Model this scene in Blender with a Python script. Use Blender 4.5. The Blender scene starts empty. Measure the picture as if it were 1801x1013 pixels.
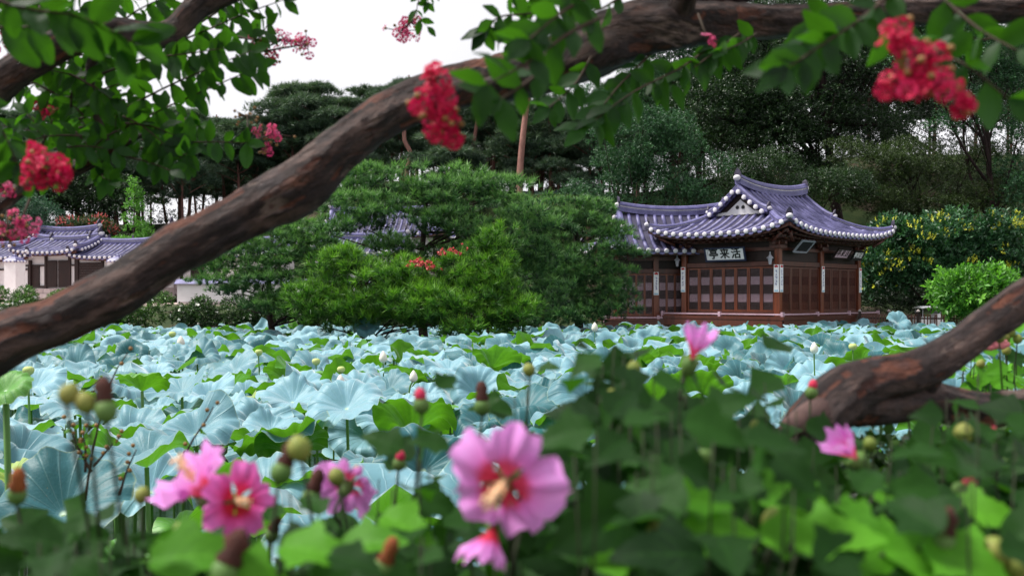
import bpy, math, random
import numpy as np
from mathutils import Vector, Matrix, Euler, noise as mnoise

random.seed(11)
rng = np.random.default_rng(11)
PI = math.pi
scene = bpy.context.scene
COL = scene.collection

# ------------------------------------------------------------------ camera
F = 35.0 / 36.0 * 1801.0
CX, HY, EYE = 900.5, 523.0, 2.2
cam_d = bpy.data.cameras.new("camera")
cam_d.lens = 35.0
cam_d.sensor_width = 36.0
cam_d.shift_y = (HY - 506.5) / 1801.0
cam_d.clip_start = 0.05
cam_d.clip_end = 6000
cam_d.dof.use_dof = True
cam_d.dof.focus_distance = 11.5
cam_d.dof.aperture_fstop = 4.7
cam_d.dof.aperture_blades = 7
cam = bpy.data.objects.new("camera", cam_d)
COL.objects.link(cam)
cam.location = (0, 0, EYE)
cam.rotation_euler = (PI / 2, 0, 0)
scene.camera = cam

# ------------------------------------------------------------------ world, sun, exposure
SUN_EL, SUN_AZ = math.radians(58), math.radians(-88)      # azimuth from +Y (away from the camera), positive to +X
world = bpy.data.worlds.new("World")
scene.world = world
world.use_nodes = True
wt = world.node_tree
wt.nodes.clear()
wo = wt.nodes.new('ShaderNodeOutputWorld')
wb = wt.nodes.new('ShaderNodeBackground')
sky = wt.nodes.new('ShaderNodeTexSky')
sky.sky_type = 'NISHITA'
sky.sun_disc = False
sky.sun_elevation = SUN_EL
sky.sun_rotation = SUN_AZ
wn = wt.nodes.new('ShaderNodeTexNoise')
wn.inputs['Scale'].default_value = 2.2
wn.inputs['Detail'].default_value = 4
wr = wt.nodes.new('ShaderNodeMapRange')
wr.inputs[1].default_value = 0.3
wr.inputs[2].default_value = 0.7
wr.inputs[3].default_value = 12.2
wr.inputs[4].default_value = 14.0
wc = wt.nodes.new('ShaderNodeVectorMath')
wc.operation = 'SCALE'
wc.inputs[0].default_value = (1.0, 0.985, 1.02)
wm = wt.nodes.new('ShaderNodeMixRGB')
wm.inputs[0].default_value = 0.88                       # an even sheet of bright cloud over the blue
wt.links.new(wn.outputs['Fac'], wr.inputs[0])
wt.links.new(wr.outputs[0], wc.inputs['Scale'])
wt.links.new(sky.outputs[0], wm.inputs[1])
wt.links.new(wc.outputs[0], wm.inputs[2])
wt.links.new(wm.outputs[0], wb.inputs[0])
wb.inputs[1].default_value = 0.065
wt.links.new(wb.outputs[0], wo.inputs[0])

sun_d = bpy.data.lights.new("sun", 'SUN')
sun_d.energy = 4.8
sun_d.angle = math.radians(15)
sun_d.color = (1.0, 0.96, 0.9)
sun = bpy.data.objects.new("sun", sun_d)
COL.objects.link(sun)
sdir = Vector((math.sin(SUN_AZ) * math.cos(SUN_EL), math.cos(SUN_AZ) * math.cos(SUN_EL), math.sin(SUN_EL)))
sun.rotation_euler = (-sdir).to_track_quat('-Z', 'Y').to_euler()
sun.location = (0, 30, 40)

scene.view_settings.view_transform = 'Standard'
scene.view_settings.look = 'None'
scene.view_settings.gamma = 1.0
scene.view_settings.use_curve_mapping = False
scene.view_settings.exposure = 0.42
scene.cycles.max_bounces = 6
scene.cycles.diffuse_bounces = 3
scene.cycles.transmission_bounces = 4
scene.cycles.transparent_max_bounces = 4
scene.cycles.sample_clamp_indirect = 4.0

# ------------------------------------------------------------------ helpers
def P(px, py, d):
    """the point of the place that the photograph shows at pixel (px, py), d metres away"""
    return Vector(((px - CX) / F * d, d, EYE + (HY - py) / F * d))

def lerp(a, b, t):
    return a + (b - a) * t

def smooth(a, b, x):
    t = np.clip((x - a) / (b - a), 0, 1)
    return t * t * (3 - 2 * t)

def tag(o, label=None, cat=None, group=None, kind=None):
    if label: o['label'] = label
    if cat: o['category'] = cat
    if group: o['group'] = group
    if kind: o['kind'] = kind
    return o

def empty(name, loc=(0, 0, 0), rz=0.0, label=None, cat=None, group=None):
    o = bpy.data.objects.new(name, None)
    COL.objects.link(o)
    o.location = loc
    o.rotation_euler = (0, 0, rz)
    o.empty_display_size = 0.2
    return tag(o, label, cat, group)

def link(name, me, parent=None, loc=None, rot=None, scale=None):
    o = bpy.data.objects.new(name, me)
    COL.objects.link(o)
    if parent is not None: o.parent = parent
    if loc is not None: o.location = loc
    if rot is not None: o.rotation_euler = rot
    if scale is not None: o.scale = scale
    return o

class MB:
    def __init__(self):
        self.v, self.f, self.m, self.mi, self.uv = [], [], [], 0, None
    def add(self, vs, fs, mi=None):
        b = len(self.v)
        self.v += [tuple(p) for p in vs]
        self.f += [tuple(b + i for i in f) for f in fs]
        self.m += [self.mi if mi is None else mi] * len(fs)
    def box(self, c, s, rot=None, mi=None):
        hx, hy, hz = s[0] / 2, s[1] / 2, s[2] / 2
        vs = [Vector((x, y, z)) for x in (-hx, hx) for y in (-hy, hy) for z in (-hz, hz)]
        if rot is not None: vs = [rot @ p for p in vs]
        vs = [p + Vector(c) for p in vs]
        self.add(vs, [(0, 1, 3, 2), (4, 6, 7, 5), (0, 4, 5, 1), (2, 3, 7, 6), (0, 2, 6, 4), (1, 5, 7, 3)], mi)
    def tube(self, pts, radii, n=8, caps=True, mi=None, wob=None):
        pts = [Vector(p) for p in pts]
        if not hasattr(radii, '__len__'): radii = [radii] * len(pts)
        up = Vector((0, 0, 1))
        k = len(pts)
        vs, fs = [], []
        ref = None
        for i in range(k):
            t = (pts[min(i + 1, k - 1)] - pts[max(i - 1, 0)])
            if t.length < 1e-9: t = Vector((0, 0, 1))
            t.normalize()
            if ref is None:
                ref = up if abs(t.z) < 0.9 else Vector((1, 0, 0))
                a = t.cross(ref).normalized()
            else:
                a = (a - t * a.dot(t))
                a = a.normalized() if a.length > 1e-6 else t.orthogonal().normalized()
            b = t.cross(a)
            for j in range(n):
                th = 2 * PI * j / n
                r = radii[i]
                d = a * math.cos(th) + b * math.sin(th)
                p = pts[i] + d * r
                if wob: p = p + d * wob(p, r)
                vs.append(p)
        for i in range(k - 1):
            for j in range(n):
                fs.append((i * n + j, i * n + (j + 1) % n, (i + 1) * n + (j + 1) % n, (i + 1) * n + j))
        if caps:
            fs.append(tuple(reversed(range(n))))
            fs.append(tuple((k - 1) * n + j for j in range(n)))
        self.add(vs, fs, mi)
    def lathe(self, c, prof, n=16, mi=None, rot=None):
        vs, fs = [], []
        for r, z in prof:
            for j in range(n):
                th = 2 * PI * j / n
                p = Vector((r * math.cos(th), r * math.sin(th), z))
                if rot is not None: p = rot @ p
                vs.append(p + Vector(c))
        for i in range(len(prof) - 1):
            for j in range(n):
                fs.append((i * n + j, i * n + (j + 1) % n, (i + 1) * n + (j + 1) % n, (i + 1) * n + j))
        fs.append(tuple(reversed(range(n))))
        fs.append(tuple((len(prof) - 1) * n + j for j in range(n)))
        self.add(vs, fs, mi)
    def grid(self, rows, mi=None):
        n = len(rows[0])
        vs = [p for r in rows for p in r]
        fs = [(i * n + j, i * n + j + 1, (i + 1) * n + j + 1, (i + 1) * n + j) for i in range(len(rows) - 1) for j in range(n - 1)]
        self.add(vs, fs, mi)
    def sweep(self, pts, prof, mis=None, caps=True):
        """profile (side, height) carried along pts, kept upright"""
        pts = [Vector(p) for p in pts]
        k, n = len(pts), len(prof)
        vs = []
        for i in range(k):
            t = pts[min(i + 1, k - 1)] - pts[max(i - 1, 0)]
            t.z = 0
            t.normalize()
            s = Vector((t.y, -t.x, 0))
            for a, h in prof:
                vs.append(pts[i] + s * a + Vector((0, 0, h)))
        b = len(self.v)
        self.v += [tuple(p) for p in vs]
        for i in range(k - 1):
            for j in range(n):
                self.f.append((b + i * n + j, b + i * n + (j + 1) % n, b + (i + 1) * n + (j + 1) % n, b + (i + 1) * n + j))
                self.m.append(mis[j] if mis else self.mi)
        if caps:
            self.f.append(tuple(b + j for j in reversed(range(n)))); self.m.append(0)
            self.f.append(tuple(b + (k - 1) * n + j for j in range(n))); self.m.append(0)
    def mesh(self, name, mats, smooth=False):
        me = bpy.data.meshes.new(name)
        me.from_pydata(self.v, [], self.f)
        for m in (mats if isinstance(mats, (list, tuple)) else [mats]): me.materials.append(m)
        if any(self.m): me.polygons.foreach_set('material_index', self.m)
        if smooth: me.polygons.foreach_set('use_smooth', [True] * len(me.polygons))
        me.update()
        return me
    def build(self, name, mats, parent=None, smooth=False, loc=None, rot=None):
        return link(name, self.mesh(name, mats, smooth), parent, loc, rot)

def np_mesh(name, V, FT, mats, tone=None, smooth=True, uv=None, nper=3):
    """fast mesh from numpy arrays: V (n,3), FT (m,nper); tone per vertex, uv per vertex"""
    me = bpy.data.meshes.new(name)
    V = np.ascontiguousarray(V, dtype=np.float32)
    FT = np.ascontiguousarray(FT, dtype=np.int32)
    m = len(FT)
    me.vertices.add(len(V)); me.vertices.foreach_set('co', V.ravel())
    me.loops.add(m * nper); me.loops.foreach_set('vertex_index', FT.ravel())
    me.polygons.add(m)
    me.polygons.foreach_set('loop_start', np.arange(0, m * nper, nper, dtype=np.int32))
    me.polygons.foreach_set('loop_total', np.full(m, nper, dtype=np.int32))
    if smooth: me.polygons.foreach_set('use_smooth', np.ones(m, dtype=bool))
    for mt in (mats if isinstance(mats, (list, tuple)) else [mats]): me.materials.append(mt)
    me.update(calc_edges=True)
    if tone is not None:
        a = me.attributes.new('tone', 'FLOAT', 'POINT')
        a.data.foreach_set('value', np.ascontiguousarray(tone, dtype=np.float32))
    if uv is not None:
        l = me.uv_layers.new(name='UVMap')
        l.data.foreach_set('uv', np.ascontiguousarray(uv[FT.ravel()], dtype=np.float32).ravel())
    return me

def frames(N, roll):
    """rotation matrices (n,3,3) that take +Z to N with a random roll"""
    N = N / np.maximum(np.linalg.norm(N, axis=1, keepdims=True), 1e-9)
    ref = np.where(np.abs(N[:, 2:3]) < 0.95, np.array([[0., 0., 1.]]), np.array([[1., 0., 0.]]))
    a = np.cross(ref, N); a /= np.linalg.norm(a, axis=1, keepdims=True)
    b = np.cross(N, a)
    c, s = np.cos(roll)[:, None], np.sin(roll)[:, None]
    x = a * c + b * s
    y = -a * s + b * c
    return np.stack([x, y, N], axis=2)

def scatter(tv, tf, Pn, N, S, tone=None, roll=None, tip=0.0):
    n, k = len(Pn), len(tv)
    if roll is None: roll = rng.uniform(0, 2 * PI, n)
    R = frames(N, roll)
    V = np.einsum('nij,kj->nki', R, tv) * S[:, None, None] + Pn[:, None, :]
    FT = tf[None, :, :] + (np.arange(n) * k)[:, None, None]
    T = None if tone is None else np.repeat(tone, k)
    if tip:                                               # lighter ends for fresh growth; darker bases paint the shade inside the tuft
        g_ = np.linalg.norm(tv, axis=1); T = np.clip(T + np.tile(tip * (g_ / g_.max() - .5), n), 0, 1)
    return V.reshape(-1, 3), FT.reshape(-1, tf.shape[1]), T

def merge(parts):
    V, FT, T, b = [], [], [], 0
    for v, f, t in parts:
        V.append(v); FT.append(f + b); b += len(v)
        T.append(t if t is not None else np.full(len(v), 0.5))
    return np.concatenate(V), np.concatenate(FT), np.concatenate(T)

def spline(pts, n):
    """Catmull-Rom through pts (tuples of any length), n samples"""
    A = np.array(pts, dtype=float)
    A = np.vstack([2 * A[0] - A[1], A, 2 * A[-1] - A[-2]])
    out = []
    seg = len(A) - 3
    for i in range(n):
        u = i / (n - 1) * seg
        k = min(int(u), seg - 1); t = u - k
        p0, p1, p2, p3 = A[k], A[k + 1], A[k + 2], A[k + 3]
        out.append(0.5 * ((2 * p1) + (-p0 + p2) * t + (2 * p0 - 5 * p1 + 4 * p2 - p3) * t * t + (-p0 + 3 * p1 - 3 * p2 + p3) * t ** 3))
    return np.array(out)

# ------------------------------------------------------------------ materials
class NT:
    def __init__(self, name):
        self.m = bpy.data.materials.new(name)
        self.m.use_nodes = True
        self.t = self.m.node_tree
        self.t.nodes.clear()
        self.out = self.t.nodes.new('ShaderNodeOutputMaterial')
    def n(self, kind, **kw):
        nd = self.t.nodes.new('ShaderNode' + kind)
        for k, v in kw.items():
            if k.startswith('i_'): 
                key = k[2:]
                nd.inputs[int(key) if key.isdigit() else key.replace('_', ' ')].default_value = v
            else: setattr(nd, k, v)
        return nd
    def l(self, a, b): self.t.links.new(a, b)
    def mix(self, f, a, b, mode='MIX'):
        nd = self.t.nodes.new('ShaderNodeMixRGB'); nd.blend_type = mode
        for s, x in zip(nd.inputs, (f, a, b)):
            if isinstance(x, bpy.types.NodeSocket): self.l(x, s)
            elif isinstance(x, (tuple, list)): s.default_value = (*x[:3], 1)
            else: s.default_value = x
        return nd.outputs[0]
    def math(self, op, a, b=0.0, clamp=False):
        nd = self.t.nodes.new('ShaderNodeMath'); nd.operation = op; nd.use_clamp = clamp
        for s, x in zip(nd.inputs, (a, b)):
            if isinstance(x, bpy.types.NodeSocket): self.l(x, s)
            else: s.default_value = x
        return nd.outputs[0]
    def noise(self, scale, detail=3, vec=None, rough=0.6):
        nd = self.n('TexNoise', i_Scale=scale, i_Detail=detail, i_Roughness=rough)
        if vec is not None: self.l(vec, nd.inputs['Vector'])
        return nd.outputs['Fac']
    def ramp(self, f, a, b):
        nd = self.n('MapRange', i_1=a, i_2=b)
        self.l(f, nd.inputs[0])
        return nd.outputs[0]
    def coord(self, which='Object', scale=None):
        nd = self.n('TexCoord').outputs[which]
        if scale:
            mp = self.n('Mapping'); mp.inputs['Scale'].default_value = scale
            self.l(nd, mp.inputs['Vector']); nd = mp.outputs[0]
        return nd
    def princ(self, col, rough=0.7, spec=0.5, normal=None, **kw):
        b = self.n('BsdfPrincipled')
        if isinstance(col, bpy.types.NodeSocket): self.l(col, b.inputs['Base Color'])
        else: b.inputs['Base Color'].default_value = (*col[:3], 1)
        if isinstance(rough, bpy.types.NodeSocket): self.l(rough, b.inputs['Roughness'])
        else: b.inputs['Roughness'].default_value = rough
        b.inputs['Specular IOR Level'].default_value = spec
        if normal is not None: self.l(normal, b.inputs['Normal'])
        for k, v in kw.items(): b.inputs[k.replace('_', ' ')].default_value = v
        return b.outputs[0]
    def bump(self, h, strength=0.4, dist=0.01):
        b = self.n('Bump', i_Strength=strength, i_Distance=dist)
        self.l(h, b.inputs['Height'])
        return b.outputs[0]
    def done(self, sh):
        self.l(sh, self.out.inputs[0])
        return self.m

def plain(name, c1, c2=None, scale=4.0, rough=0.7, spec=0.4, bump=0.3, dist=0.01, stretch=None, var=0.0, bscale=None):
    t = NT(name)
    co = t.coord('Object', stretch)
    c2 = c2 or tuple(x * 0.7 for x in c1)
    col = t.mix(t.ramp(t.noise(scale, 5, co), 0.3, 0.7), c1, c2)
    if var:
        oi = t.n('ObjectInfo')
        col = t.mix(t.math('MULTIPLY', oi.outputs['Random'], var), col, tuple(min(1, x * 1.9 + .02) for x in c1))
    nm = t.bump(t.noise(bscale or scale * 5, 5, co), bump, dist) if bump else None
    return t.done(t.princ(col, rough, spec, nm))

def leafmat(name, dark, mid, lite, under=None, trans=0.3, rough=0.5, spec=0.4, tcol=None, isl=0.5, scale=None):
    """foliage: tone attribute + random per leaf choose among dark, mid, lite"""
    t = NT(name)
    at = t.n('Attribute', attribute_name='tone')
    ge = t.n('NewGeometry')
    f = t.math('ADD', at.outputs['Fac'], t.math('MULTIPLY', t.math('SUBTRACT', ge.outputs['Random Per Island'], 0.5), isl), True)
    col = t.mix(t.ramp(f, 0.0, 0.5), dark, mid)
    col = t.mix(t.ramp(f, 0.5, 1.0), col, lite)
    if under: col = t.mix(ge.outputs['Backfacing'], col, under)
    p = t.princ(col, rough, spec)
    tr = t.n('BsdfTranslucent')
    if tcol: tc = t.mix(0.5, col, tcol)
    else: tc = t.mix(1.0, col, (1.6, 1.9, 0.7), 'MULTIPLY')
    t.l(tc, tr.inputs[0])
    mx = t.n('MixShader', i_0=trans)
    t.l(p, mx.inputs[1]); t.l(tr.outputs[0], mx.inputs[2])
    return t.done(mx.outputs[0])

M = {}
M['tile'] = plain('roof_tile_grey', (0.060, 0.056, 0.145), (0.165, 0.155, 0.33), 2.2, 0.5, 0.5, 0.5, 0.02, var=0.35)
M['tile_dark'] = plain('roof_bed_tile_grey', (0.022, 0.02, 0.042), (0.05, 0.044, 0.09), 3.5, 0.65, 0.4, 0.7, 0.03)
M['mortar'] = plain('white_lime_mortar', (0.72, 0.70, 0.73), (0.50, 0.47, 0.52), 5.0, 0.9, 0.2, 0.5, 0.01)
M['ornament'] = plain('dark_ridge_end_tile', (0.035, 0.03, 0.05), (0.06, 0.05, 0.09), 8.0, 0.6, 0.4, 0.6, 0.02)
M['wood'] = plain('varnished_red_brown_wood', (0.105, 0.024, 0.013), (0.045, 0.012, 0.008), 2.2, 0.42, 0.5, 0.4, 0.01, (3, 3, 0.5), var=0.12)
M['wood_orange'] = plain('orange_varnished_wood', (0.20, 0.045, 0.014), (0.07, 0.017, 0.010), 2.0, 0.36, 0.5, 0.4, 0.01, (4, 4, 0.35), var=0.1)
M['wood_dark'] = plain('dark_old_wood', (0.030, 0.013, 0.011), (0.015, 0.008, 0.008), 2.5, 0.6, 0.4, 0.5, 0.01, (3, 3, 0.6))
M['rail'] = plain('weathered_purple_brown_rail', (0.52, 0.36, 0.44), (0.36, 0.22, 0.27), 3.0, 0.6, 0.4, 0.4, 0.01, (1, 1, 1))
M['paper'] = plain('door_paper', (0.80, 0.58, 0.68), (0.66, 0.44, 0.54), 3.0, 0.9, 0.2, 0.1, 0.002)
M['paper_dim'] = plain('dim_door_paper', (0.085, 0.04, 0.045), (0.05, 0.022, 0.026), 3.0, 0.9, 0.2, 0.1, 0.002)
M['plaster'] = plain('white_plaster', (0.80, 0.79, 0.80), (0.70, 0.67, 0.69), 1.6, 0.9, 0.2, 0.3, 0.01)
M['stone'] = plain('pale_granite', (0.46, 0.40, 0.40), (0.30, 0.25, 0.25), 3.0, 0.9, 0.2, 0.8, 0.03, var=0.3)
M['black'] = plain('black_lacquer', (0.012, 0.012, 0.014), (0.02, 0.02, 0.022), 4, 0.5, 0.4, 0)
M['white'] = plain('white_painted_board', (0.86, 0.86, 0.88), (0.80, 0.80, 0.84), 3, 0.6, 0.3, 0.1)
M['navy'] = plain('dark_blue_frame', (0.025, 0.035, 0.085), (0.02, 0.025, 0.06), 4, 0.5, 0.4, 0.1)
M['inkblue'] = plain('blue_ink', (0.06, 0.06, 0.25), (0.1, 0.1, 0.35), 9, 0.7, 0.2, 0)
M['red'] = plain('red_paint', (0.65, 0.02, 0.03), (0.5, 0.02, 0.02), 9, 0.6, 0.2, 0)
M['lightblue'] = plain('pale_blue_paint', (0.25, 0.5, 0.62), (0.2, 0.42, 0.6), 9, 0.6, 0.2, 0)
M['metal'] = plain('pale_lamp_metal', (0.45, 0.45, 0.5), (0.3, 0.3, 0.35), 6, 0.4, 0.5, 0.1)
M['rubber'] = plain('black_rubber', (0.02, 0.02, 0.02), None, 6, 0.8, 0.3, 0.1)
M['bark_dark'] = plain('dark_bark', (0.045, 0.028, 0.026), (0.018, 0.012, 0.013), 2.0, 0.9, 0.2, 1.0, 0.05, (4, 4, 1))
M['bark_pine'] = plain('red_pine_bark', (0.17, 0.075, 0.06), (0.06, 0.035, 0.035), 1.3, 0.9, 0.2, 1.0, 0.05, (3, 3, 0.8), var=0.25)
M['bark_pink'] = plain('pinkish_pine_bark', (0.42, 0.22, 0.18), (0.24, 0.12, 0.10), 1.2, 0.9, 0.2, 1.0, 0.05, (3, 3, 0.8))

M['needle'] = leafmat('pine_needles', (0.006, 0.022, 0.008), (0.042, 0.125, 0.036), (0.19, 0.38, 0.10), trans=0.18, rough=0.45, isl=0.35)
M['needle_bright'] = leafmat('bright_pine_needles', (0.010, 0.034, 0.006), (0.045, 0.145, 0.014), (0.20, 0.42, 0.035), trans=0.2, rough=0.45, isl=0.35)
M['needle_far'] = leafmat('far_pine_needles', (0.016, 0.038, 0.026), (0.048, 0.092, 0.056), (0.11, 0.17, 0.095), trans=0.15, rough=0.5, isl=0.4)
M['leaf_dark'] = leafmat('dark_woodland_leaves', (0.004, 0.013, 0.005), (0.012, 0.036, 0.011), (0.036, 0.078, 0.022), trans=0.2, rough=0.4, isl=0.7)
M['leaf_mid'] = leafmat('mid_woodland_leaves', (0.012, 0.045, 0.020), (0.028, 0.095, 0.038), (0.07, 0.18, 0.07), trans=0.2, rough=0.4, isl=0.7)
M['leaf_olive'] = leafmat('olive_woodland_leaves', (0.008, 0.016, 0.005), (0.022, 0.042, 0.010), (0.055, 0.095, 0.020), trans=0.25, rough=0.5, isl=0.6)
M['leaf_bright'] = leafmat('fresh_green_leaves', (0.03, 0.10, 0.015), (0.09, 0.26, 0.03), (0.20, 0.45, 0.06), trans=0.3, rough=0.45, isl=0.6)
M['leaf_blue'] = leafmat('blue_green_leaves', (0.015, 0.05, 0.035), (0.035, 0.10, 0.065), (0.07, 0.17, 0.10), trans=0.2, rough=0.45, isl=0.6)
M['leaf_hedge'] = leafmat('hedge_leaves', (0.012, 0.030, 0.008), (0.03, 0.075, 0.016), (0.09, 0.19, 0.035), trans=0.2, rough=0.45, isl=0.7)
M['petal_white'] = leafmat('white_hedge_blossom', (0.6, 0.6, 0.5), (0.8, 0.8, 0.72), (0.85, 0.85, 0.8), trans=0.2, tcol=(0.8, 0.8, 0.7))
M['petal_yellow'] = leafmat('yellow_blossom', (0.30, 0.38, 0.02), (0.55, 0.60, 0.03), (0.75, 0.75, 0.08), trans=0.2, tcol=(0.8, 0.7, 0.05))
M['petal_red_far'] = leafmat('far_red_blossom', (0.30, 0.03, 0.04), (0.50, 0.06, 0.07), (0.65, 0.12, 0.12), trans=0.2, tcol=(0.8, 0.1, 0.1))
# ================================================================== GROUND AND WATER
IC, IRX, IRY = (-3.2, 33.0), 5.6, 5.2                  # the pine island
def pond_far(x):
    return 41.0 + 5.0 * smooth(-2, 10, x)
def gz(x, y):
    x = np.asarray(x, float); y = np.asarray(y, float)
    far = pond_far(x)
    land = smooth(far - 0.8, far + 0.8, y)
    near = 1 - smooth(2.6, 3.6, y)
    side = smooth(44, 47, np.abs(x))
    land = np.maximum(np.maximum(land, near), side)
    base = -0.7 + land * 1.1
    isl = 1 - smooth(0.82, 1.08, np.hypot((x - IC[0]) / IRX, (y - IC[1]) / IRY))
    base = np.maximum(base, -0.7 + 1.35 * isl)
    left = smooth(4, -10, x) if False else 1 - smooth(-12, 4, x)
    base = base + left * smooth(41, 52, y) * 1.45
    crest = 8.2 + 4.0 * smooth(-32, -8, x) + 2.4 * smooth(10, 34, x)
    hill = smooth(62, 88, y) * (1 - smooth(92, 150, y) * 1.0)
    base = base + hill * (crest - 1.5)
    base = base + smooth(50, 64, y) * smooth(6, 22, x) * (1 - smooth(92, 150, y)) * 1.2
    nz = 0.06 * np.sin(x * 1.3 + y * 0.7) * np.cos(y * 1.1 - x * 0.4)
    return base + nz * smooth(0.3, 0.5, base)

def axis(a, b, step, far):
    c = list(np.arange(a, b + step / 2, step))
    out, s = [], step
    lo, hi = [c[0]], [c[-1]]
    while hi[-1] < far:
        s *= 1.6; hi.append(hi[-1] + s)
    s = step
    while lo[-1] > -far:
        s *= 1.6; lo.append(lo[-1] - s)
    return np.array(lo[:0:-1] + c + hi[1:])

M['ground'] = None
def mat_ground():
    t = NT('bank_grass_and_earth')
    co = t.coord('Object')
    g = t.mix(t.ramp(t.noise(1.2, 6, co), 0.35, 0.65), (0.016, 0.032, 0.009), (0.035, 0.050, 0.016))
    e = t.mix(t.ramp(t.noise(3, 5, co), 0.3, 0.7), (0.040, 0.026, 0.020), (0.07, 0.048, 0.036))
    g = t.mix(t.ramp(t.noise(0.35, 5, co), 0.5, 0.62), g, e)
    at = t.n('Attribute', attribute_name='tone')
    s = t.mix(t.noise(2, 5, co), (0.62, 0.50, 0.46), (0.44, 0.32, 0.29))
    col = t.mix(at.outputs['Fac'], g, s)
    return t.done(t.princ(col, 0.95, 0.2, t.bump(t.noise(8, 6, co), 0.6, 0.05)))
M['ground'] = mat_ground()
xs, ys = axis(-60, 60, 0.6, 3000), axis(-4, 150, 0.6, 3000)
GX, GY = np.meshgrid(xs, ys)
GZ = gz(GX, GY)
V = np.stack([GX, GY, GZ], -1).reshape(-1, 3)
nx, ny = len(xs), len(ys)
ii = np.arange((ny - 1) * nx).reshape(ny - 1, nx)[:, :-1].ravel()
FT = np.stack([ii, ii + 1, ii + nx + 1, ii + nx], 1)
sand = (1 - smooth(-14, -9, GX)) * smooth(50, 53, GY) * (1 - smooth(60, 63, GY))
g = link('ground', np_mesh('ground', V, FT, M['ground'], tone=sand.ravel(), nper=4))
tag(g, kind='structure')

t = NT('dark_pond_water')
co = t.coord('Object')
M['water'] = t.done(t.princ((0.010, 0.022, 0.014), 0.12, 0.5, t.bump(t.noise(6, 3, co), 0.15, 0.02)))
mb = MB(); mb.add([(-48, 2, 0), (48, 2, 0), (48, 50, 0), (-48, 50, 0)], [(0, 1, 2, 3)])
tag(mb.build('pond_water', M['water']), kind='structure')

# ================================================================== LOTUS
def mat_lotus():
    t = NT('lotus_leaf_surface')
    uv = t.n('UVMap')
    sx = t.n('SeparateXYZ'); t.l(uv.outputs[0], sx.inputs[0])
    u, v = sx.outputs[0], sx.outputs[1]             # u = angle in turns, v = 0 centre .. 1 rim
    rib = t.math('ABSOLUTE', t.math('SUBTRACT', t.math('FRACT', t.math('MULTIPLY', u, 20.0)), 0.5))
    vein = t.ramp(rib, 0.09, 0.0)                   # 1 on the radial veins
    at = t.n('Attribute', attribute_name='tone')
    ge = t.n('NewGeometry')
    co = t.coord('Object')
    nz = t.noise(5, 4, co)
    top = t.mix(t.ramp(at.outputs['Fac'], 0.15, 0.75), (0.010, 0.095, 0.115), (0.165, 0.335, 0.415))
    top = t.mix(t.ramp(at.outputs['Fac'], 0.12, 0.0), top, (0.08, 0.24, 0.03))
    top = t.mix(t.ramp(at.outputs['Fac'], 0.92, 1.0), top, (0.22, 0.33, 0.03))
    top = t.mix(t.math('MULTIPLY', t.ramp(nz, 0.35, 0.7), 0.45), top, t.mix(1.0, top, (0.55, 0.72, 0.62), 'MULTIPLY'))
    top = t.mix(t.math('MULTIPLY', vein, 0.16), top, (0.30, 0.50, 0.50))
    top = t.mix(t.ramp(v, 0.07, 0.02), top, (0.35, 0.5, 0.35))
    top = t.mix(t.math('MULTIPLY', t.ramp(v, 0.97, 1.0), 0.3), top, (0.40, 0.46, 0.22))
    top = t.mix(t.math('MULTIPLY', t.ramp(t.noise(22, 2, co), 0.70, 0.74), 0.45), top, (0.25, 0.17, 0.06))
    bot = t.mix(t.ramp(nz, 0.3, 0.7), (0.040, 0.13, 0.006), (0.10, 0.27, 0.014))
    bot = t.mix(t.math('MULTIPLY', vein, 0.5), bot, (0.05, 0.15, 0.015))
    col = t.mix(ge.outputs['Backfacing'], top, bot)
    hgt = t.math('ADD', t.math('MULTIPLY', vein, 0.6), t.math('MULTIPLY', t.noise(26, 4, co), 0.5))
    nm = t.bump(hgt, 0.4, 0.010)
    p = t.princ(col, 0.5, 0.36, nm, Sheen_Weight=0.6, Sheen_Roughness=0.4)
    t.l(t.math('MULTIPLY', at.outputs['Fac'], .9), p.node.inputs['Sheen Weight'])
    tr = t.n('BsdfTranslucent')
    tr.inputs[0].default_value = (0.16, 0.50, 0.015, 1)
    mx = t.n('MixShader')
    f = t.math('ADD', 0.04, t.math('MULTIPLY', ge.outputs['Backfacing'], 0.20))
    t.l(f, mx.inputs[0]); t.l(p, mx.inputs[1]); t.l(tr.outputs[0], mx.inputs[2])
    return t.done(mx.outputs[0])
M['lotus'] = mat_lotus()
M['stalk'] = plain('lotus_stalk', (0.06, 0.16, 0.03), (0.10, 0.22, 0.05), 8, 0.6, 0.4, 0.4, 0.004)
M['bud'] = plain('lotus_bud_cream', (0.62, 0.66, 0.50), (0.70, 0.66, 0.62), 6, 0.6, 0.3, 0.2)
M['pod'] = plain('lotus_seed_pod_green', (0.32, 0.45, 0.12), (0.45, 0.5, 0.2), 12, 0.6, 0.3, 0.3)

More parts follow.
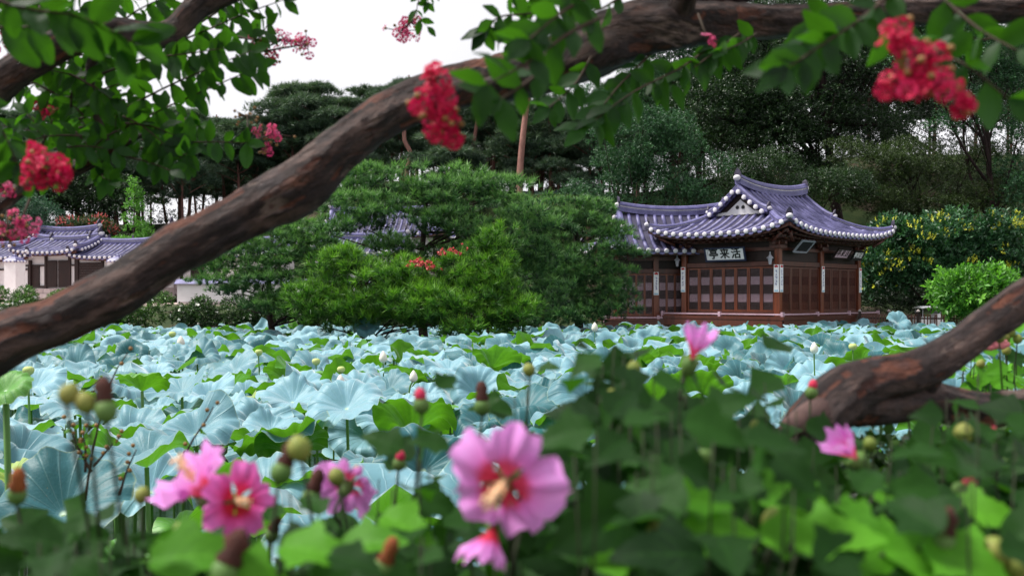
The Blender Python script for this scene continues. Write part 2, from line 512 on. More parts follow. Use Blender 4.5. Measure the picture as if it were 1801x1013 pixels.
def lotus_geo(seg, rings, cup, wav, fold=0.0):
    droop0 = rng.uniform(.12, .42)
    """peltate blade of radius 1: centre at origin, shallow funnel, wavy rim"""
    th = np.arange(seg) / seg * 2 * PI
    rr = np.linspace(0, 1, rings + 1)[1:] ** 0.9
    ph = rng.uniform(0, 2 * PI, 6)
    am = rng.uniform(0.5, 1.0, 6)
    T, R = np.meshgrid(th, rr)
    wave = (am[0] * np.sin(2 * T + ph[0]) * .9 + am[1] * np.sin(3 * T + ph[1]) * .8 + am[2] * np.sin(5 * T + ph[2]) * .50
            + am[3] * np.sin(8 * T + ph[3]) * .26 + am[4] * np.sin(13 * T + ph[4]) * 0.08)
    rad = R * (1 + 0.06 * am[5] * np.sin(2 * T + ph[5]) * R + 0.025 * np.sin(7 * T + ph[2]) * R)
    roll = np.maximum(0, R - .66) / .34                    # the rim rolls outwards and hangs
    droop = droop0 * (.55 + .6 * np.sin(T + ph[5]) + .35 * np.sin(3 * T + ph[0]))
    z = cup * np.sin(np.minimum(R / .8, 1) * PI / 2) ** 1.3 + wav * wave * R ** 2.2 - droop * roll ** 1.6
    z += (0.014 * np.sin(20 * T) + .02 * np.sin(11 * T + ph[4])) * R ** 1.3     # relief between the radial ribs
    z += .045 * np.sin(15 * T + ph[1]) * roll
    if fold:
        d = np.maximum(0, R * np.cos(T - ph[0]) - 0.35)
        z += fold * d ** 1.3 * 1.2
        rad = rad * (1 - 0.35 * fold * np.maximum(0, np.cos(T - ph[0])) * R ** 2)
    X, Y = rad * np.cos(T), rad * np.sin(T)
    V = np.concatenate([[[0, 0, 0]], np.stack([X, Y, z], -1).reshape(-1, 3)])
    uv = np.concatenate([[[0, 0]], np.stack([T / 2 / PI, R], -1).reshape(-1, 2)])
    FT = []
    for j in range(seg):
        FT.append((0, 1 + j, 1 + (j + 1) % seg))
    for i in range(rings - 1):
        a = 1 + i * seg
        for j in range(seg):
            k = (j + 1) % seg
            FT.append((a + j, a + seg + j, a + seg + k)); FT.append((a + j, a + seg + k, a + k))
    return V, np.array(FT), uv

def seam_uv(me, seg):
    """the angle wraps at the seam: lift u of the last column to 1"""
    l = me.uv_layers[0].data
    n = len(l)
    a = np.empty(n * 2, np.float32); l.foreach_get('uv', a)
    a = a.reshape(-1, 3, 2)
    mx = a[:, :, 0].max(1)
    sel = (mx > 0.8)[:, None] & (a[:, :, 0] < 0.2)
    a[:, :, 0] = np.where(sel, a[:, :, 0] + 1.0, a[:, :, 0])
    cen = a[:, :, 1] == 0
    a[:, :, 0] = np.where(cen, (a[:, :, 0].sum(1, keepdims=True) - np.where(cen, a[:, :, 0], 0).sum(1, keepdims=True)) / 2, a[:, :, 0])
    l.foreach_set('uv', a.ravel())

# pavilion axes, needed to keep the lotus clear of the buildings
C0 = Vector((11.5, 43.0, 0))
S2 = math.sqrt(0.5)
def pav_local(x, y):
    dx, dy = x - C0.x, y - C0.y
    return dx * S2 + dy * S2, -dx * S2 + dy * S2
def pond_ok(x, y, m=0.0):
    if y < 3.6 or y > pond_far(x) - 0.2 - m: return False
    if math.hypot((x - IC[0]) / (IRX + 0.1), (y - IC[1]) / (IRY + 0.1)) < 1.0: return False
    a, b = pav_local(x, y)
    if -0.9 < a < 9 and -0.9 < b < 6.5: return False
    if 3.3 < x < 9.2 and y > 44.2: return False
    if x > 0.5 and x < 6 and y > 40.5 and False: return False
    return True

# depth rows get sparser with nothing lost: candidates on a jittered grid
cand = []
step = 0.52
yy = 3.8
while yy < 47:
    xx = -30.0
    while xx < 32:
        x = xx + random.uniform(-.25, .25); y = yy + random.uniform(-.25, .25)
        xx += step
        if abs(x) > y * 0.60 + 1.6: continue
        if not pond_ok(x, y): continue
        cand.append((x, y))
    yy += step
random.shuffle(cand)
hand = [  # px, py of the blade's centre, distance, radius, tilt towards camera, tone, kind
    (112, 905, 3.9, 0.27, 0.62, 0.16, 'broad dark teal lotus leaf turned to face the path, lowest in the pond corner'),
    (258, 822, 5.6, 0.30, 0.10, 0.30, 'wide deep blue-green lotus leaf with a rolled front edge, beside the dark teal leaf'),
    (10, 688, 4.2, 0.12, 0.5, 0.02, 'small yellow-green lotus leaf cut by the picture edge under the arching branch'),
    (645, 574, 29.0, 0.42, 0.9, 0.30, 'upright slate blue lotus leaf standing highest before the bright pine bush'),
    (320, 690, 9.5, 0.34, 0.3, 0.5, 'cupped pale blue lotus leaf standing clear above its neighbours by the arching branch'),
    (345, 765, 7.2, 0.30, 0.45, 0.5, 'smooth blue lotus leaf tipped forward like a dish above the two pink hibiscus'),
    (610, 720, 8.2, 0.34, 0.5, 0.62, 'large pale blue lotus leaf fanned upright in the middle of the pond'),
    (1030, 700, 8.6, 0.32, 0.7, 0.42, 'upright blue-green lotus leaf with deep radial folds above the biggest hibiscus flower'),
    (1580, 568, 34.0, 0.42, 0.8, 0.45, 'tall upright blue lotus leaf reaching before the picket fence'),
    (250, 688, 8.8, 0.22, -0.5, 0.0, 'green-backed lotus leaf showing only its underside'),
]
leaves = []
for (px, py, d, r, tilt, tone, lab) in hand:
    p = P(px, py, d)
    leaves.append(dict(x=p.x, y=p.y, z=p.z, r=r, tx=tilt, ty=random.uniform(-.15, .15), tone=tone, lab=lab, rz=random.uniform(0, 6.28)))
taken = [(l['x'], l['y']) for l in leaves]
for (x, y) in cand:
    if any((x - a) ** 2 + (y - b) ** 2 < 0.16 for a, b in taken[:len(hand)]): continue
    k = random.random()
    r = random.uniform(0.22, 0.39)
    z = random.uniform(0.86, 1.16) + 0.05 * math.sin(x * .9) * math.cos(y * .7)
    if k < 0.30: z -= random.uniform(.15, .45); 
    z -= 0.24 * float(smooth(16, 38, y))
    big = random.random()
    tx = random.gauss(0.20, 0.22); ty = random.gauss(0, 0.26)
    if big < 0.13: tx = random.uniform(0.5, 1.0)            # tipped towards the path
    elif big < 0.27: tx = random.uniform(-0.75, -0.25)       # tipped away: green underside shows
    tone = random.gauss(0.48, 0.27); tone = min(0.88, max(0.16, tone))
    q = random.random()
    if q < 0.02: tone = 0.0; r *= .55
    elif q < 0.028: tone = 1.0; r *= .55; z += .05
    leaves.append(dict(x=x, y=y, z=z, r=r, tx=tx, ty=ty, tone=tone, lab=None, rz=random.uniform(0, 6.28)))
def on_screen(l):
    px = CX + l['x'] / l['y'] * F; py = HY - (l['z'] - EYE) / l['y'] * F
    return px, py
for l in leaves:
    px, py = on_screen(l)
    l['px'], l['py'] = px, py
    vis = -60 < px < 1861 and py < 1040
    if px > 950 and py > 800: vis = False
    if py > 905 and px > 250: vis = False
    l['size'] = l['r'] / l['y'] * (1 if vis else 0.01) * (1.0 if l['z'] > 0.8 else 0.5) * (10 if l['lab'] else 1)
leaves.sort(key=lambda l: -l['size'])
solo, mass = leaves[:295], leaves[295:]
SEG = 80
lot_protos = []
for k in range(14):
    V, FT, uv = lotus_geo(SEG, 10, random.uniform(0.25, 0.55), random.uniform(0.11, 0.24), fold=(0.6 if k % 5 == 4 else 0))
    lot_protos.append((V, FT, uv))
def lotus_mesh(k, tone):
    V, FT, uv = lot_protos[k]
    me = np_mesh('lotus_blade', V, FT, M['lotus'], tone=np.full(len(V), tone), uv=uv)
    seam_uv(me, SEG)
    return me
tones = [0.0, 0.16, 0.24, 0.35, 0.5, 0.65, 0.8, 1.0]
cache = {}
def get_lotus(k, tone):
    ti = min(range(len(tones)), key=lambda i: abs(tones[i] - tone))
    if (k, ti) not in cache: cache[(k, ti)] = lotus_mesh(k, tones[ti])
    return cache[(k, ti)]
def hue(t):
    return 'yellow-green' if t < .1 or t > .9 else 'dark teal' if t < .3 else 'blue-green' if t < .48 else 'pale blue' if t < .68 else 'whitish blue'
def pose(l):
    return ('tipped forward' if l['tx'] > .42 else 'backside up' if l['tx'] < -.2
            else 'leaning sideways' if abs(l['ty']) > .28 else 'half sunk' if l['z'] < .8 else 'spread flat')
def where(l):
    px, py = l['px'], l['py']
    row = ('far shore' if py < 585 else 'far pond' if py < 610 else 'mid-pond' if py < 660
           else 'near pond' if py < 730 else 'near bank')
    col = ('under the arching branch' if px < 230 else 'under the hedge' if px < 470 else 'under the bright pines' if px < 690
           else 'above the biggest flower' if px < 960 else 'under the dark pine' if px < 1130 else 'under the signboard' if px < 1330
           else 'under the pavilion corner' if px < 1500 else 'under the picket fence' if px < 1700 else 'by the leaning trunk')
    return row + ', ' + col
def sz(l):
    return 'large' if l['r'] > .30 else 'middling' if l['r'] > .245 else 'small'
def order(i, n):
    if n == 2: return ('leftmost of two', 'rightmost of two')[i]
    if n == 3: return ('leftmost of three', 'middle of three', 'rightmost of three')[i]
    if i == n - 1: return 'last from left'
    return ('first', 'second', 'third', 'fourth', 'fifth', 'sixth', 'seventh', 'eighth', 'ninth')[min(i, 8)] + ' from left'
counts = {}
for l in solo:
    key = l['lab'] or f"{sz(l)} {hue(l['tone'])} lotus leaf {pose(l)}, {where(l)}"
    l['key'] = key; counts.setdefault(key, []).append(l)
for key, ls in counts.items():
    ls.sort(key=lambda l: l['px'])
    for i, l in enumerate(ls):
        if len(ls) > 1: l['key'] = key + ', ' + order(i, len(ls))
stalk = MB(); stalk.tube([(0, 0, 0), (.02, .01, -.4), (-.01, 0, -1.0)], [0.013, 0.014, 0.016], 6)
stalk_me = stalk.mesh('lotus_stalk', M['stalk'], True)
for l in solo:
    me = get_lotus(random.randrange(14), l['tone'])
    o = link('lotus_leaf', me, None, (l['x'], l['y'], l['z']), (l['tx'], l['ty'], 0))
    o.rotation_mode = 'XYZ'
    R = Euler((l['tx'], l['ty'], 0)).to_matrix() @ Matrix.Rotation(l['rz'], 3, 'Z')
    o.rotation_euler = R.to_euler()
    o.scale = (l['r'],) * 3
    tag(o, l['key'], 'lotus leaf', 'lotus leaves of the pond')
    s = link('stalk', stalk_me, o)
    inv = (Matrix.Translation((l['x'], l['y'], l['z'])) @ R.to_4x4() @ Matrix.Diagonal((l['r'],) * 3 + (1,))).inverted()
    hgt = l['z'] + 0.5
    s.matrix_parent_inverse = inv @ Matrix.Translation((l['x'], l['y'], l['z'])) @ Matrix.Diagonal((1, 1, hgt, 1))
# the rest of the lotus as one mass
low = []
for k in range(14):
    low.append(lotus_geo(22, 4, random.uniform(0.25, 0.55), random.uniform(0.11, 0.24), fold=(0.6 if k % 5 == 4 else 0)))
Vs, Fs, Us, Ts, b = [], [], [], [], 0
for l in mass:
    V, FT, uv = low[random.randrange(14)]
    R = np.array(Euler((l['tx'], l['ty'], 0)).to_matrix() @ Matrix.Rotation(l['rz'], 3, 'Z')) * l['r']
    Vs.append(V @ R.T + np.array([l['x'], l['y'], l['z']])); Fs.append(FT + b); Us.append(uv); Ts.append(np.full(len(V), l['tone'])); b += len(V)
me = np_mesh('lotus_leaves', np.concatenate(Vs), np.concatenate(Fs), M['lotus'], tone=np.concatenate(Ts), uv=np.concatenate(Us))
seam_uv(me, 22)
tag(link('lotus_leaves', me), 'mass of smaller blue-green lotus leaves filling the rest of the pond', 'lotus leaves', kind='stuff')
mb = MB()
for l in mass:
    if l['y'] < 30: mb.tube([(l['x'], l['y'], l['z']), (l['x'] + .02, l['y'], -0.4)], [0.012, 0.014], 4, False)
tag(mb.build('lotus_stalks', M['stalk'], None, True), 'thicket of green lotus stalks standing in the dark water', 'stalks', kind='stuff')
# buds and seed pods on their own stalks
def lotus_bud(px, py, d, kind, r, label, bend=0.0):
    p = P(px, py, d)
    e = empty('lotus_' + kind, (p.x, p.y, 0), 0, label, 'lotus ' + kind, 'lotus buds and pods above the leaves')
    mb = MB()
    pts = spline([(0, 0, -.5), (0.01, 0, p.z * .6), (bend * .3, 0, p.z - .12), (bend, 0, p.z)], 10)
    mb.tube(pts, 0.009, 6); mb.build('stem', M['stalk'], e, True)
    mb = MB()
    if kind == 'bud':
        mb.lathe((bend, 0, p.z), [(r * .3, -.6 * r), (r * .85, -.1 * r), (r, .5 * r), (r * .75, 1.4 * r), (r * .25, 2.1 * r), (.02 * r, 2.3 * r)], 12)
        mb.build('flower_head', M['bud'], e, True)
    else:
        mb.lathe((bend, 0, p.z), [(r * .25, -.9 * r), (r * .8, -.5 * r), (r, .0), (r * .95, .4 * r), (r * .65, .7 * r), (.02, .78 * r)], 14)
        mb.build('seed_head', M['pod'], e, True)
lotus_bud(50, 652, 8, 'pod', 0.045, 'round pale lotus pod lowest beneath the arching branch')
lotus_bud(585, 676, 9, 'bud', 0.04, 'cream lotus bud on a bent stalk at the middle of the pond', .07)
lotus_bud(716, 668, 9.3, 'bud', 0.04, 'cream lotus bud next to the red hibiscus bud', .06)
lotus_bud(556, 636, 14, 'pod', 0.06, 'pale lotus pod below the bright pine bushes')
lotus_bud(674, 634, 14, 'bud', 0.06, 'white rounded lotus bud standing over the yellow-green leaf')
lotus_bud(600, 650, 12, 'pod', 0.05, 'small yellowish lotus pod beside the white bud')
lotus_bud(455, 620, 15, 'pod', 0.06, 'whitish lotus pod below the dark hedge')
lotus_bud(318, 607, 17, 'bud', 0.07, 'white lotus bud nearest the flowering hedge')
lotus_bud(303, 588, 22, 'pod', 0.08, 'pale lotus pod just under the flowering hedge')
lotus_bud(1046, 580, 24, 'bud', 0.08, 'cream lotus bud in front of the wide dark pine')
lotus_bud(1500, 610, 14, 'pod', 0.06, 'green lotus pod behind the leaning trunk')
lotus_bud(1432, 618, 12, 'bud', 0.05, 'white lotus bud below the pavilion corner')
# ================================================================== TILED ROOFS
def tile_roof(parent, loc, rot, A, B, Bg, ze, prof, lift, spacing=0.42, rr=0.105, ov=0.28, ridge_h=0.32, name='roof',
              rafters=True, gable_wall=True, faces=('L+', 'L-', 'E+', 'E-'), detail=True, sag=0.22, cap_mat='mortar', tiles_as_parts=True, hipped=True):
    """A: half length along the ridge (local x), B: half width. hipped: hip-and-gable with the gable triangle above Bg;
    else a plain gable. prof = (a, b): height above the eave = a e + b e^2, e = metres in from the eave."""
    a1, b1 = prof
    e0 = (B - Bg) if hipped else 0.0
    Rg = A - e0 if hipped else A - ov
    def H(e): return a1 * e + b1 * e * e
    def surf(x, y, e):
        c = (min(1, abs(x) / A) ** 3.2) * (min(1, abs(y) / B) ** 3.2)
        if not hipped: c = (abs(x) / A) ** 3 * (abs(y) / B) ** 2 * 0.5 + (abs(x) / A) ** 3 * 0.5
        return Vector((x, y, H(e) + lift * c))
    top = H(B)
    root = MB()
    # roof bed
    for s in (-1, 1):
        if hipped:
            rows = []
            for i in range(9):
                e = e0 * i / 8
                xm = A - e
                rows.append([surf(-xm + 2 * xm * j / 28, s * (B - e), e) for j in range(29)])
            root.grid(rows)
        rows = []
        xm = (Rg + ov)
        for i in range(9):
            e = e0 + (B - e0) * i / 8
            rows.append([surf(-xm + 2 * xm * j / 24, s * (B - e), e) for j in range(25)])
        root.grid(rows)
        if hipped:
            rows = []
            for i in range(9):
                e = e0 * i / 8
                ym = B - e
                rows.append([surf(s * (A - e), -ym + 2 * ym * j / 24, e) for j in range(25)])
            root.grid(rows)
    rf = root.build(name, M['tile_dark'], parent, True)
    rf.location = (loc[0], loc[1], ze); rf.rotation_euler = (0, 0, rot)
    sol = rf.modifiers.new('thickness', 'SOLIDIFY'); sol.thickness = 0.10; sol.offset = 0
    # tile rows
    cap = MB(); cap.lathe((0, 0, 0), [(rr * 0.55, -.045), (rr * 1.02, -.03), (rr * 1.08, .015), (rr * .9, .04), (rr * .4, .048)], 12)
    cap_me = cap.mesh('tile_end', M[cap_mat], True)
    joined = MB(); drip = MB()
    def row(pfun, e_a, e_b, out):
        n = max(2, int(round((e_b - e_a) / 0.34)))
        pts, rad = [], []
        jr = [random.uniform(.97, 1.05) for _ in range(n + 1)]
        for i in range(n):
            p0 = pfun(lerp(e_a, e_b, i / n)); p1 = pfun(lerp(e_a, e_b, (i + 1) / n))
            off = Vector((random.uniform(-.008, .008), random.uniform(-.008, .008), 0.035))
            pts += [p0 + off, p1 + off - (p1 - p0) * 0.03]; rad += [rr * jr[i], rr * .86 * jr[i]]
        mb = MB() if tiles_as_parts else joined
        mb.tube(pts, rad, 8)
        if tiles_as_parts: mb.build('tile_row', M['tile'], rf, True)
        p = pfun(e_a)
        d = (pfun(e_a) - pfun(e_a + 0.1)).normalized()
        if detail:
            c = link('tile_end', cap_me, rf, p + Vector((0, 0, 0.035)))
            c.rotation_euler = d.to_track_quat('Z', 'Y').to_euler()
        return p, d
    def drip_at(p, d):
        side = Vector((-d.y, d.x, 0)).normalized()
        ring = [p + side * (math.cos(t) * spacing * .36) + Vector((0, 0, -math.sin(t) * spacing * .26 - .02)) + d * .03 for t in np.linspace(0, PI, 7)]
        ring2 = [q - d * .05 for q in ring]
        k = len(ring)
        drip.add(ring + ring2, [tuple(range(k)), tuple(reversed(range(k, 2 * k)))] + [(i, i + k, i + 1 + k, i + 1) for i in range(k - 1)])
    for s in (-1, 1):
        if ('L+' if s > 0 else 'L-') in faces:
            nx = int((A - .12) / spacing)
            for k in range(-nx, nx + 1):
                x = k * spacing
                if abs(x) > Rg + ov - .1 and not hipped: continue
                eb = (A - abs(x)) if (hipped and abs(x) > Rg + ov - 0.05) else B
                if eb < .35: continue
                p, d = row(lambda e, x=x: surf(x, s * (B - e), max(e, 0)), -0.04, eb, None)
                if detail and k < nx: drip_at(surf(x + spacing / 2, s * B, 0), d)
        if hipped and ('E+' if s > 0 else 'E-') in faces:
            ny_ = int((B - .12) / spacing)
            for k in range(-ny_, ny_ + 1):
                y = k * spacing
                eb = min(e0, B - abs(y))
                if eb < .35: continue
                p, d = row(lambda e, y=y: surf(s * (A - e), y, max(e, 0)), -0.04, eb, None)
                if detail and k < ny_: drip_at(surf(s * A, y + spacing / 2, 0), d)
    if not tiles_as_parts: joined.build('tile_rows', M['tile'], rf, True)
    if detail: drip.build('drip_tiles', M['tile'], rf)
    # ridges: mortar foot, two courses of flat tile, round cover
    w, h = 0.15, ridge_h
    def prof_of(w, h):
        return [(-w, -.08), (-w, h * .18), (-w * 1.12, h * .2), (-w * 1.12, h * .36), (-w * .85, h * .38), (-w * .85, h * .5), (-w * 1.1, h * .52), (-w * 1.1, h * .68),
                (-w * .8, h * .7), (-w * .62, h * .9), (0, h), (w * .62, h * .9), (w * .8, h * .7), (w * 1.1, h * .68), (w * 1.1, h * .52),
                (w * .85, h * .5), (w * .85, h * .38), (w * 1.12, h * .36), (w * 1.12, h * .2), (w, h * .18), (w, -.08)]
    mi = [0, 1, 0, 2, 1, 2, 0, 0, 0, 0, 0, 0, 0, 0, 2, 1, 2, 0, 1, 0, 0]
    mats = [M['tile'], M['mortar'], M['tile_dark']]
    def ornament(p, d, k=1.0):
        """upturned end tile with its ball of mortar"""
        mb = MB()
        r = d.to_track_quat('X', 'Z').to_matrix()
        mb.add([p + r @ Vector(q) * k for q in ((-.05, -.15, .05), (-.05, .15, .05), (-.02, .17, .28), (.0, .10, .44), (.03, 0, .52), (.0, -.10, .44), (-.02, -.17, .28),
                                               (.03, -.15, .05), (.03, .15, .05), (.07, .17, .28), (.10, .10, .44), (.13, 0, .54), (.10, -.10, .44), (.07, -.17, .28))],
               [(0, 1, 2, 3, 4, 5, 6), (13, 12, 11, 10, 9, 8, 7), (0, 7, 8, 1), (1, 8, 9, 2), (2, 9, 10, 3), (3, 10, 11, 4), (4, 11, 12, 5), (5, 12, 13, 6), (6, 13, 7, 0)])
        mb.build('ridge_end_tile', M['ornament'], rf)
        mb = MB()
        mb.lathe(p + d * .05 + Vector((0, 0, .08 * k)), [(.06 * k, -.12 * k), (.16 * k, -.05 * k), (.17 * k, .06 * k), (.10 * k, .13 * k), (.02, .15 * k)], 12)
        mb.build('mortar_ball', M['mortar'], rf, True)
    mb = MB()
    R1 = Rg + ov - .05
    pts = [Vector((x, 0, top + 0.02 + sag * abs(x / R1) ** 2.2)) for x in np.linspace(-R1, R1, 21)]
    mb.sweep(pts, prof_of(w, h + .08), mi)
    mb.build('main_ridge', mats, rf)
    for s in (-1, 1): ornament(pts[0 if s < 0 else -1] + Vector((0, 0, .10)), Vector((s, 0, 0.12)).normalized())
    for s in (-1, 1):
        for q in (-1, 1):
            # verge ridge down the gable
            n = 9
            yb = Bg if hipped else B
            pts = [surf(s * (Rg + ov - .08), q * yb * i / n, B - yb * i / n) + Vector((0, 0, .05 + (.12 * (i / n) ** 6))) for i in range(n + 1)]
            mb = MB(); mb.sweep(pts, prof_of(.12, .24), mi); mb.build('verge_ridge', mats, rf)
            ornament(pts[-1] + Vector((0, 0, .03)), Vector((s * .1, q, .0)).normalized(), .7)
            if hipped:
                pts = []
                for i in range(13):
                    e = lerp(e0 + .05, 0.12, i / 12)
                    pts.append(surf(s * (A - e), q * (B - e), e) + Vector((0, 0, .05)))
                mb = MB(); mb.sweep(pts, prof_of(.12, .24), mi); mb.build('hip_ridge', mats, rf)
                ornament(pts[-1] + Vector((0, 0, .06)), Vector((s, q, .1)).normalized(), .85)
            # tile ends along the verge
            if detail:
                L = int(yb / .30)
                for i in range(L + 1):
                    y = q * (0.16 + i * .30)
                    if abs(y) > yb + .05: break
                    p = surf(s * (Rg + ov - .2), y, B - abs(y)) + Vector((0, 0, -.0))
                    mb = MB(); mb.tube([p, p + Vector((s * .38, 0, 0))], rr * .95, 8); mb.build('verge_tile', M['tile'], rf, True)
                    c = link('tile_end', cap_me, rf, p + Vector((s * .38, 0, 0))); c.rotation_euler = (0, s * PI / 2, 0)
    # gable triangle
    if hipped and gable_wall:
        for s in (-1, 1):
            x = s * (Rg - .02)
            zb = H(e0) + .02
            mb = MB()
            poly = [(x, -Bg, zb), (x, Bg, zb)] + [tuple(surf(x, y, B - abs(y)) + Vector((0, 0, -.08))) for y in np.linspace(Bg, -Bg, 13)]
            k = len(poly)
            mb.add(poly + [(p[0] - s * .1, p[1], p[2]) for p in poly], [tuple(range(k)), tuple(reversed(range(k, 2 * k)))] + [(i, (i + 1) % k, k + (i + 1) % k, k + i) for i in range(k)])
            gw = mb.build('gable_board', M['wood_dark'], rf)
            mb = MB()
            hw = Bg * .9
            tri = [(-hw, .06), (hw, .06), (hw * .96, .17), (hw * .50, .22), (.12, .66), (0, .76), (-.12, .66), (-hw * .50, .22), (-hw * .96, .17)]
            xx = x + s * .03
            k = len(tri)
            mb.add([(xx, a, zb + b_) for a, b_ in tri] + [(x, a, zb + b_) for a, b_ in tri], [tuple(range(k)), tuple(reversed(range(k, 2 * k)))] + [(i, (i + 1) % k, k + (i + 1) % k, k + i) for i in range(k)])
            mb.build('gable_plaster', M['plaster'], rf)
            mb = MB()
            for q in (-1, 1):
                mb.lathe((xx, q * .15, zb + .40), [(.085, -.01), (.085, .025)], 14, rot=Matrix.Rotation(s * PI / 2, 3, 'Y'))
            mb.build('gable_vent', M['black'], rf)
    # eave board and rafters
    def edge(seq):
        mb = MB(); mb.sweep(seq, [(-.05, -.20), (.05, -.20), (.05, -.05), (-.05, -.05)])
        mb.build('eave_board', M['wood'], rf)
    for s in (-1, 1):
        edge([surf(x, s * (B - .14), .14) for x in np.linspace(-A + .14, A - .14, 25)])
        if hipped: edge([surf(s * (A - .14), y, .14) for y in np.linspace(-B + .14, B - .14, 21)])
    if rafters:
        rm = MB(); rm.tube([(0, 0, 0), (0, 0, 1)], .065, 8); rme = rm.mesh('rafter', M['wood'], True)
        def raft(p0, p1):
            o = link('rafter', rme, rf, p0)
            d = p1 - p0
            o.rotation_euler = d.to_track_quat('Z', 'Y').to_euler(); o.scale = (1, 1, d.length)
        def rz_(x, y, e, dz): return surf(x, y, e) + Vector((0, 0, dz))
        for s in (-1, 1):
            if ('L+' if s > 0 else 'L-') in faces:
                for x in np.arange(-A + .35, A - .3, .40):
                    em = min(1.5, max(.5, A - abs(x) + .3))
                    raft(rz_(x * (1 - .0), s * (B - .34), .34, -.26), rz_(x * .93, s * (B - .34 - em), em, -.36))
                    if detail: raft(rz_(x + .0, s * (B - .62), .62, -.42), rz_(x * .93, s * (B - .6 - em), em, -.62))
            if hipped and ('E+' if s > 0 else 'E-') in faces:
                for y in np.arange(-B + .35, B - .3, .40):
                    em = min(1.5, max(.5, B - abs(y) + .3))
                    raft(rz_(s * (A - .34), y, .34, -.26), rz_(s * (A - .34 - em), y * .93, em, -.36))
                    if detail: raft(rz_(s * (A - .62), y, .62, -.42), rz_(s * (A - .6 - em), y * .93, em, -.62))
    return rf

# ================================================================== THE PAVILION
pav = empty('lotus_pavilion', (C0.x, C0.y, 0), PI / 4,
            'traditional red-brown wooden pavilion with a blue-grey tiled hip-and-gable roof beside the lotus pond', 'pavilion')
FZ, DZ, TZ = 1.50, 3.62, 4.95
tile_roof(pav, (3.7, 2.425), 0, 5.03, 3.755, 1.55, 4.95, (0.204, 0.098), 0.50, ridge_h=.36, sag=.30)

def panel_meshes():
    out = {}
    W, Hh = 0.60, DZ - FZ - .16
    f = MB()
    f.box((-W / 2 + .035, 0, Hh / 2), (.07, .06, Hh)); f.box((W / 2 - .035, 0, Hh / 2), (.07, .06, Hh))
    f.box((0, 0, .035), (W - .14, .05, .07)); f.box((0, 0, Hh - .035), (W - .14, .05, .07))
    out['frame'] = f
    l = MB()
    iw, ih = W - .14, Hh - .14
    for i in range(11):
        l.box((-iw / 2 + iw * (i + .5) / 11, -.012, Hh / 2), (.009, .014, ih))
    zones = [(.07, .07 + ih * .18), (.07 + ih * .40, .07 + ih * .60), (.07 + ih * .82, .07 + ih)]
    for a, b in zones:
        n = int((b - a) / .040)
        for j in range(n + 1):
            l.box((0, -.006, a + (b - a) * j / n), (iw, .012, .028))
    out['lattice'] = l
    p = MB(); p.box((0, .012, Hh / 2), (iw, .008, ih)); out['paper'] = p
    return out
PM = panel_meshes()
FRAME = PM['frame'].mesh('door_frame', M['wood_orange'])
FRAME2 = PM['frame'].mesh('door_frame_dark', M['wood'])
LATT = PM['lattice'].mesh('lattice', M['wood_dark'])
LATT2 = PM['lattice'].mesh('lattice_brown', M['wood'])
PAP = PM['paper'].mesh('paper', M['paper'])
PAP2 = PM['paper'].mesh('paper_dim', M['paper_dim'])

def face(parent, org, ang, L, fz, cols, light, topz, per_bay):
    """one side: columns, door leaves between them, lintels and the boarded wall above; outward is local -y"""
    R = Matrix.Rotation(ang, 4, 'Z'); T = Matrix.Translation(org)
    def put(o, loc=(0, 0, 0)):
        o.matrix_local = T @ R @ Matrix.Translation(loc)
        return o
    for i in range(len(cols) - 1):
        a, b = cols[i] + .16, cols[i + 1] - .16
        n = per_bay[i]
        w = (b - a) / n
        for k in range(n):
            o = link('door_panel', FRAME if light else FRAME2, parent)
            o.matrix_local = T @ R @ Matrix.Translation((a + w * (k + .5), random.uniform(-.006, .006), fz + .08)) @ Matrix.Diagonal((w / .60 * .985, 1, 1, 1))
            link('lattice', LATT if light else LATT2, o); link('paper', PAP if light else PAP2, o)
        mb = MB()
        mb.box(((a + b) / 2, 0, fz + .02), (b - a, .12, .12)); put(mb.build('sill', M['wood'], parent))
        mb = MB()
        mb.box(((a + b) / 2, 0, fz + 2.12 + .05), (b - a, .14, .20)); put(mb.build('lintel', M['wood'], parent))
        mb = MB()
        mb.box(((a + b) / 2, .06, (fz + 2.3 + topz) / 2), (b - a, .06, topz - fz - 2.28)); put(mb.build('upper_wall', M['wood_dark'], parent))
    mb = MB()
    mb.box((L / 2, 0, topz - .16), (L + .5, .22, .26)); put(mb.build('wall_plate', M['wood'], parent))
    mb = MB()
    mb.box((L / 2, -.02, topz - .62), (L + .2, .12, .14)); put(mb.build('tie_beam', M['wood'], parent))

def column(parent, x, y, z0, z1, w=.27):
    mb = MB()
    c = .035
    h = w / 2
    sec = [(-h + c, -h), (h - c, -h), (h, -h + c), (h, h - c), (h - c, h), (-h + c, h), (-h, h - c), (-h, -h + c)]
    mb.add([(x + a, y + b, z) for z in (z0, z1) for a, b in sec], [tuple(reversed(range(8))), tuple(range(8, 16))] + [(i, (i + 1) % 8, 8 + (i + 1) % 8, 8 + i) for i in range(8)])
    o = mb.build('column', M['wood_orange'], parent)
    mb = MB()   # carved bracket at the head
    mb.box((x, y, z1 - .28), (w + .28, w + .28, .14)); mb.box((x, y, z1 - .12), (w + .5, w * .6, .14)); mb.box((x, y, z1 - .115), (w * .6, w + .5, .13))
    mb.build('bracket', M['wood'], parent)
    return o
for (x, y) in ((0, 0), (3.7, 0), (7.4, 0), (0, 4.85), (7.4, 4.85), (3.7, 4.85)):
    column(pav, x, y, .9, TZ - .28)
# right face: local x, outward -y
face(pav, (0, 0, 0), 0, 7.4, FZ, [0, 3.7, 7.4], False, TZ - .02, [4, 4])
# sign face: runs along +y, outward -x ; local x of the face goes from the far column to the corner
face(pav, (0, 4.85, 0), -PI / 2, 4.85, FZ, [0, 4.85], True, TZ - .02, [7])
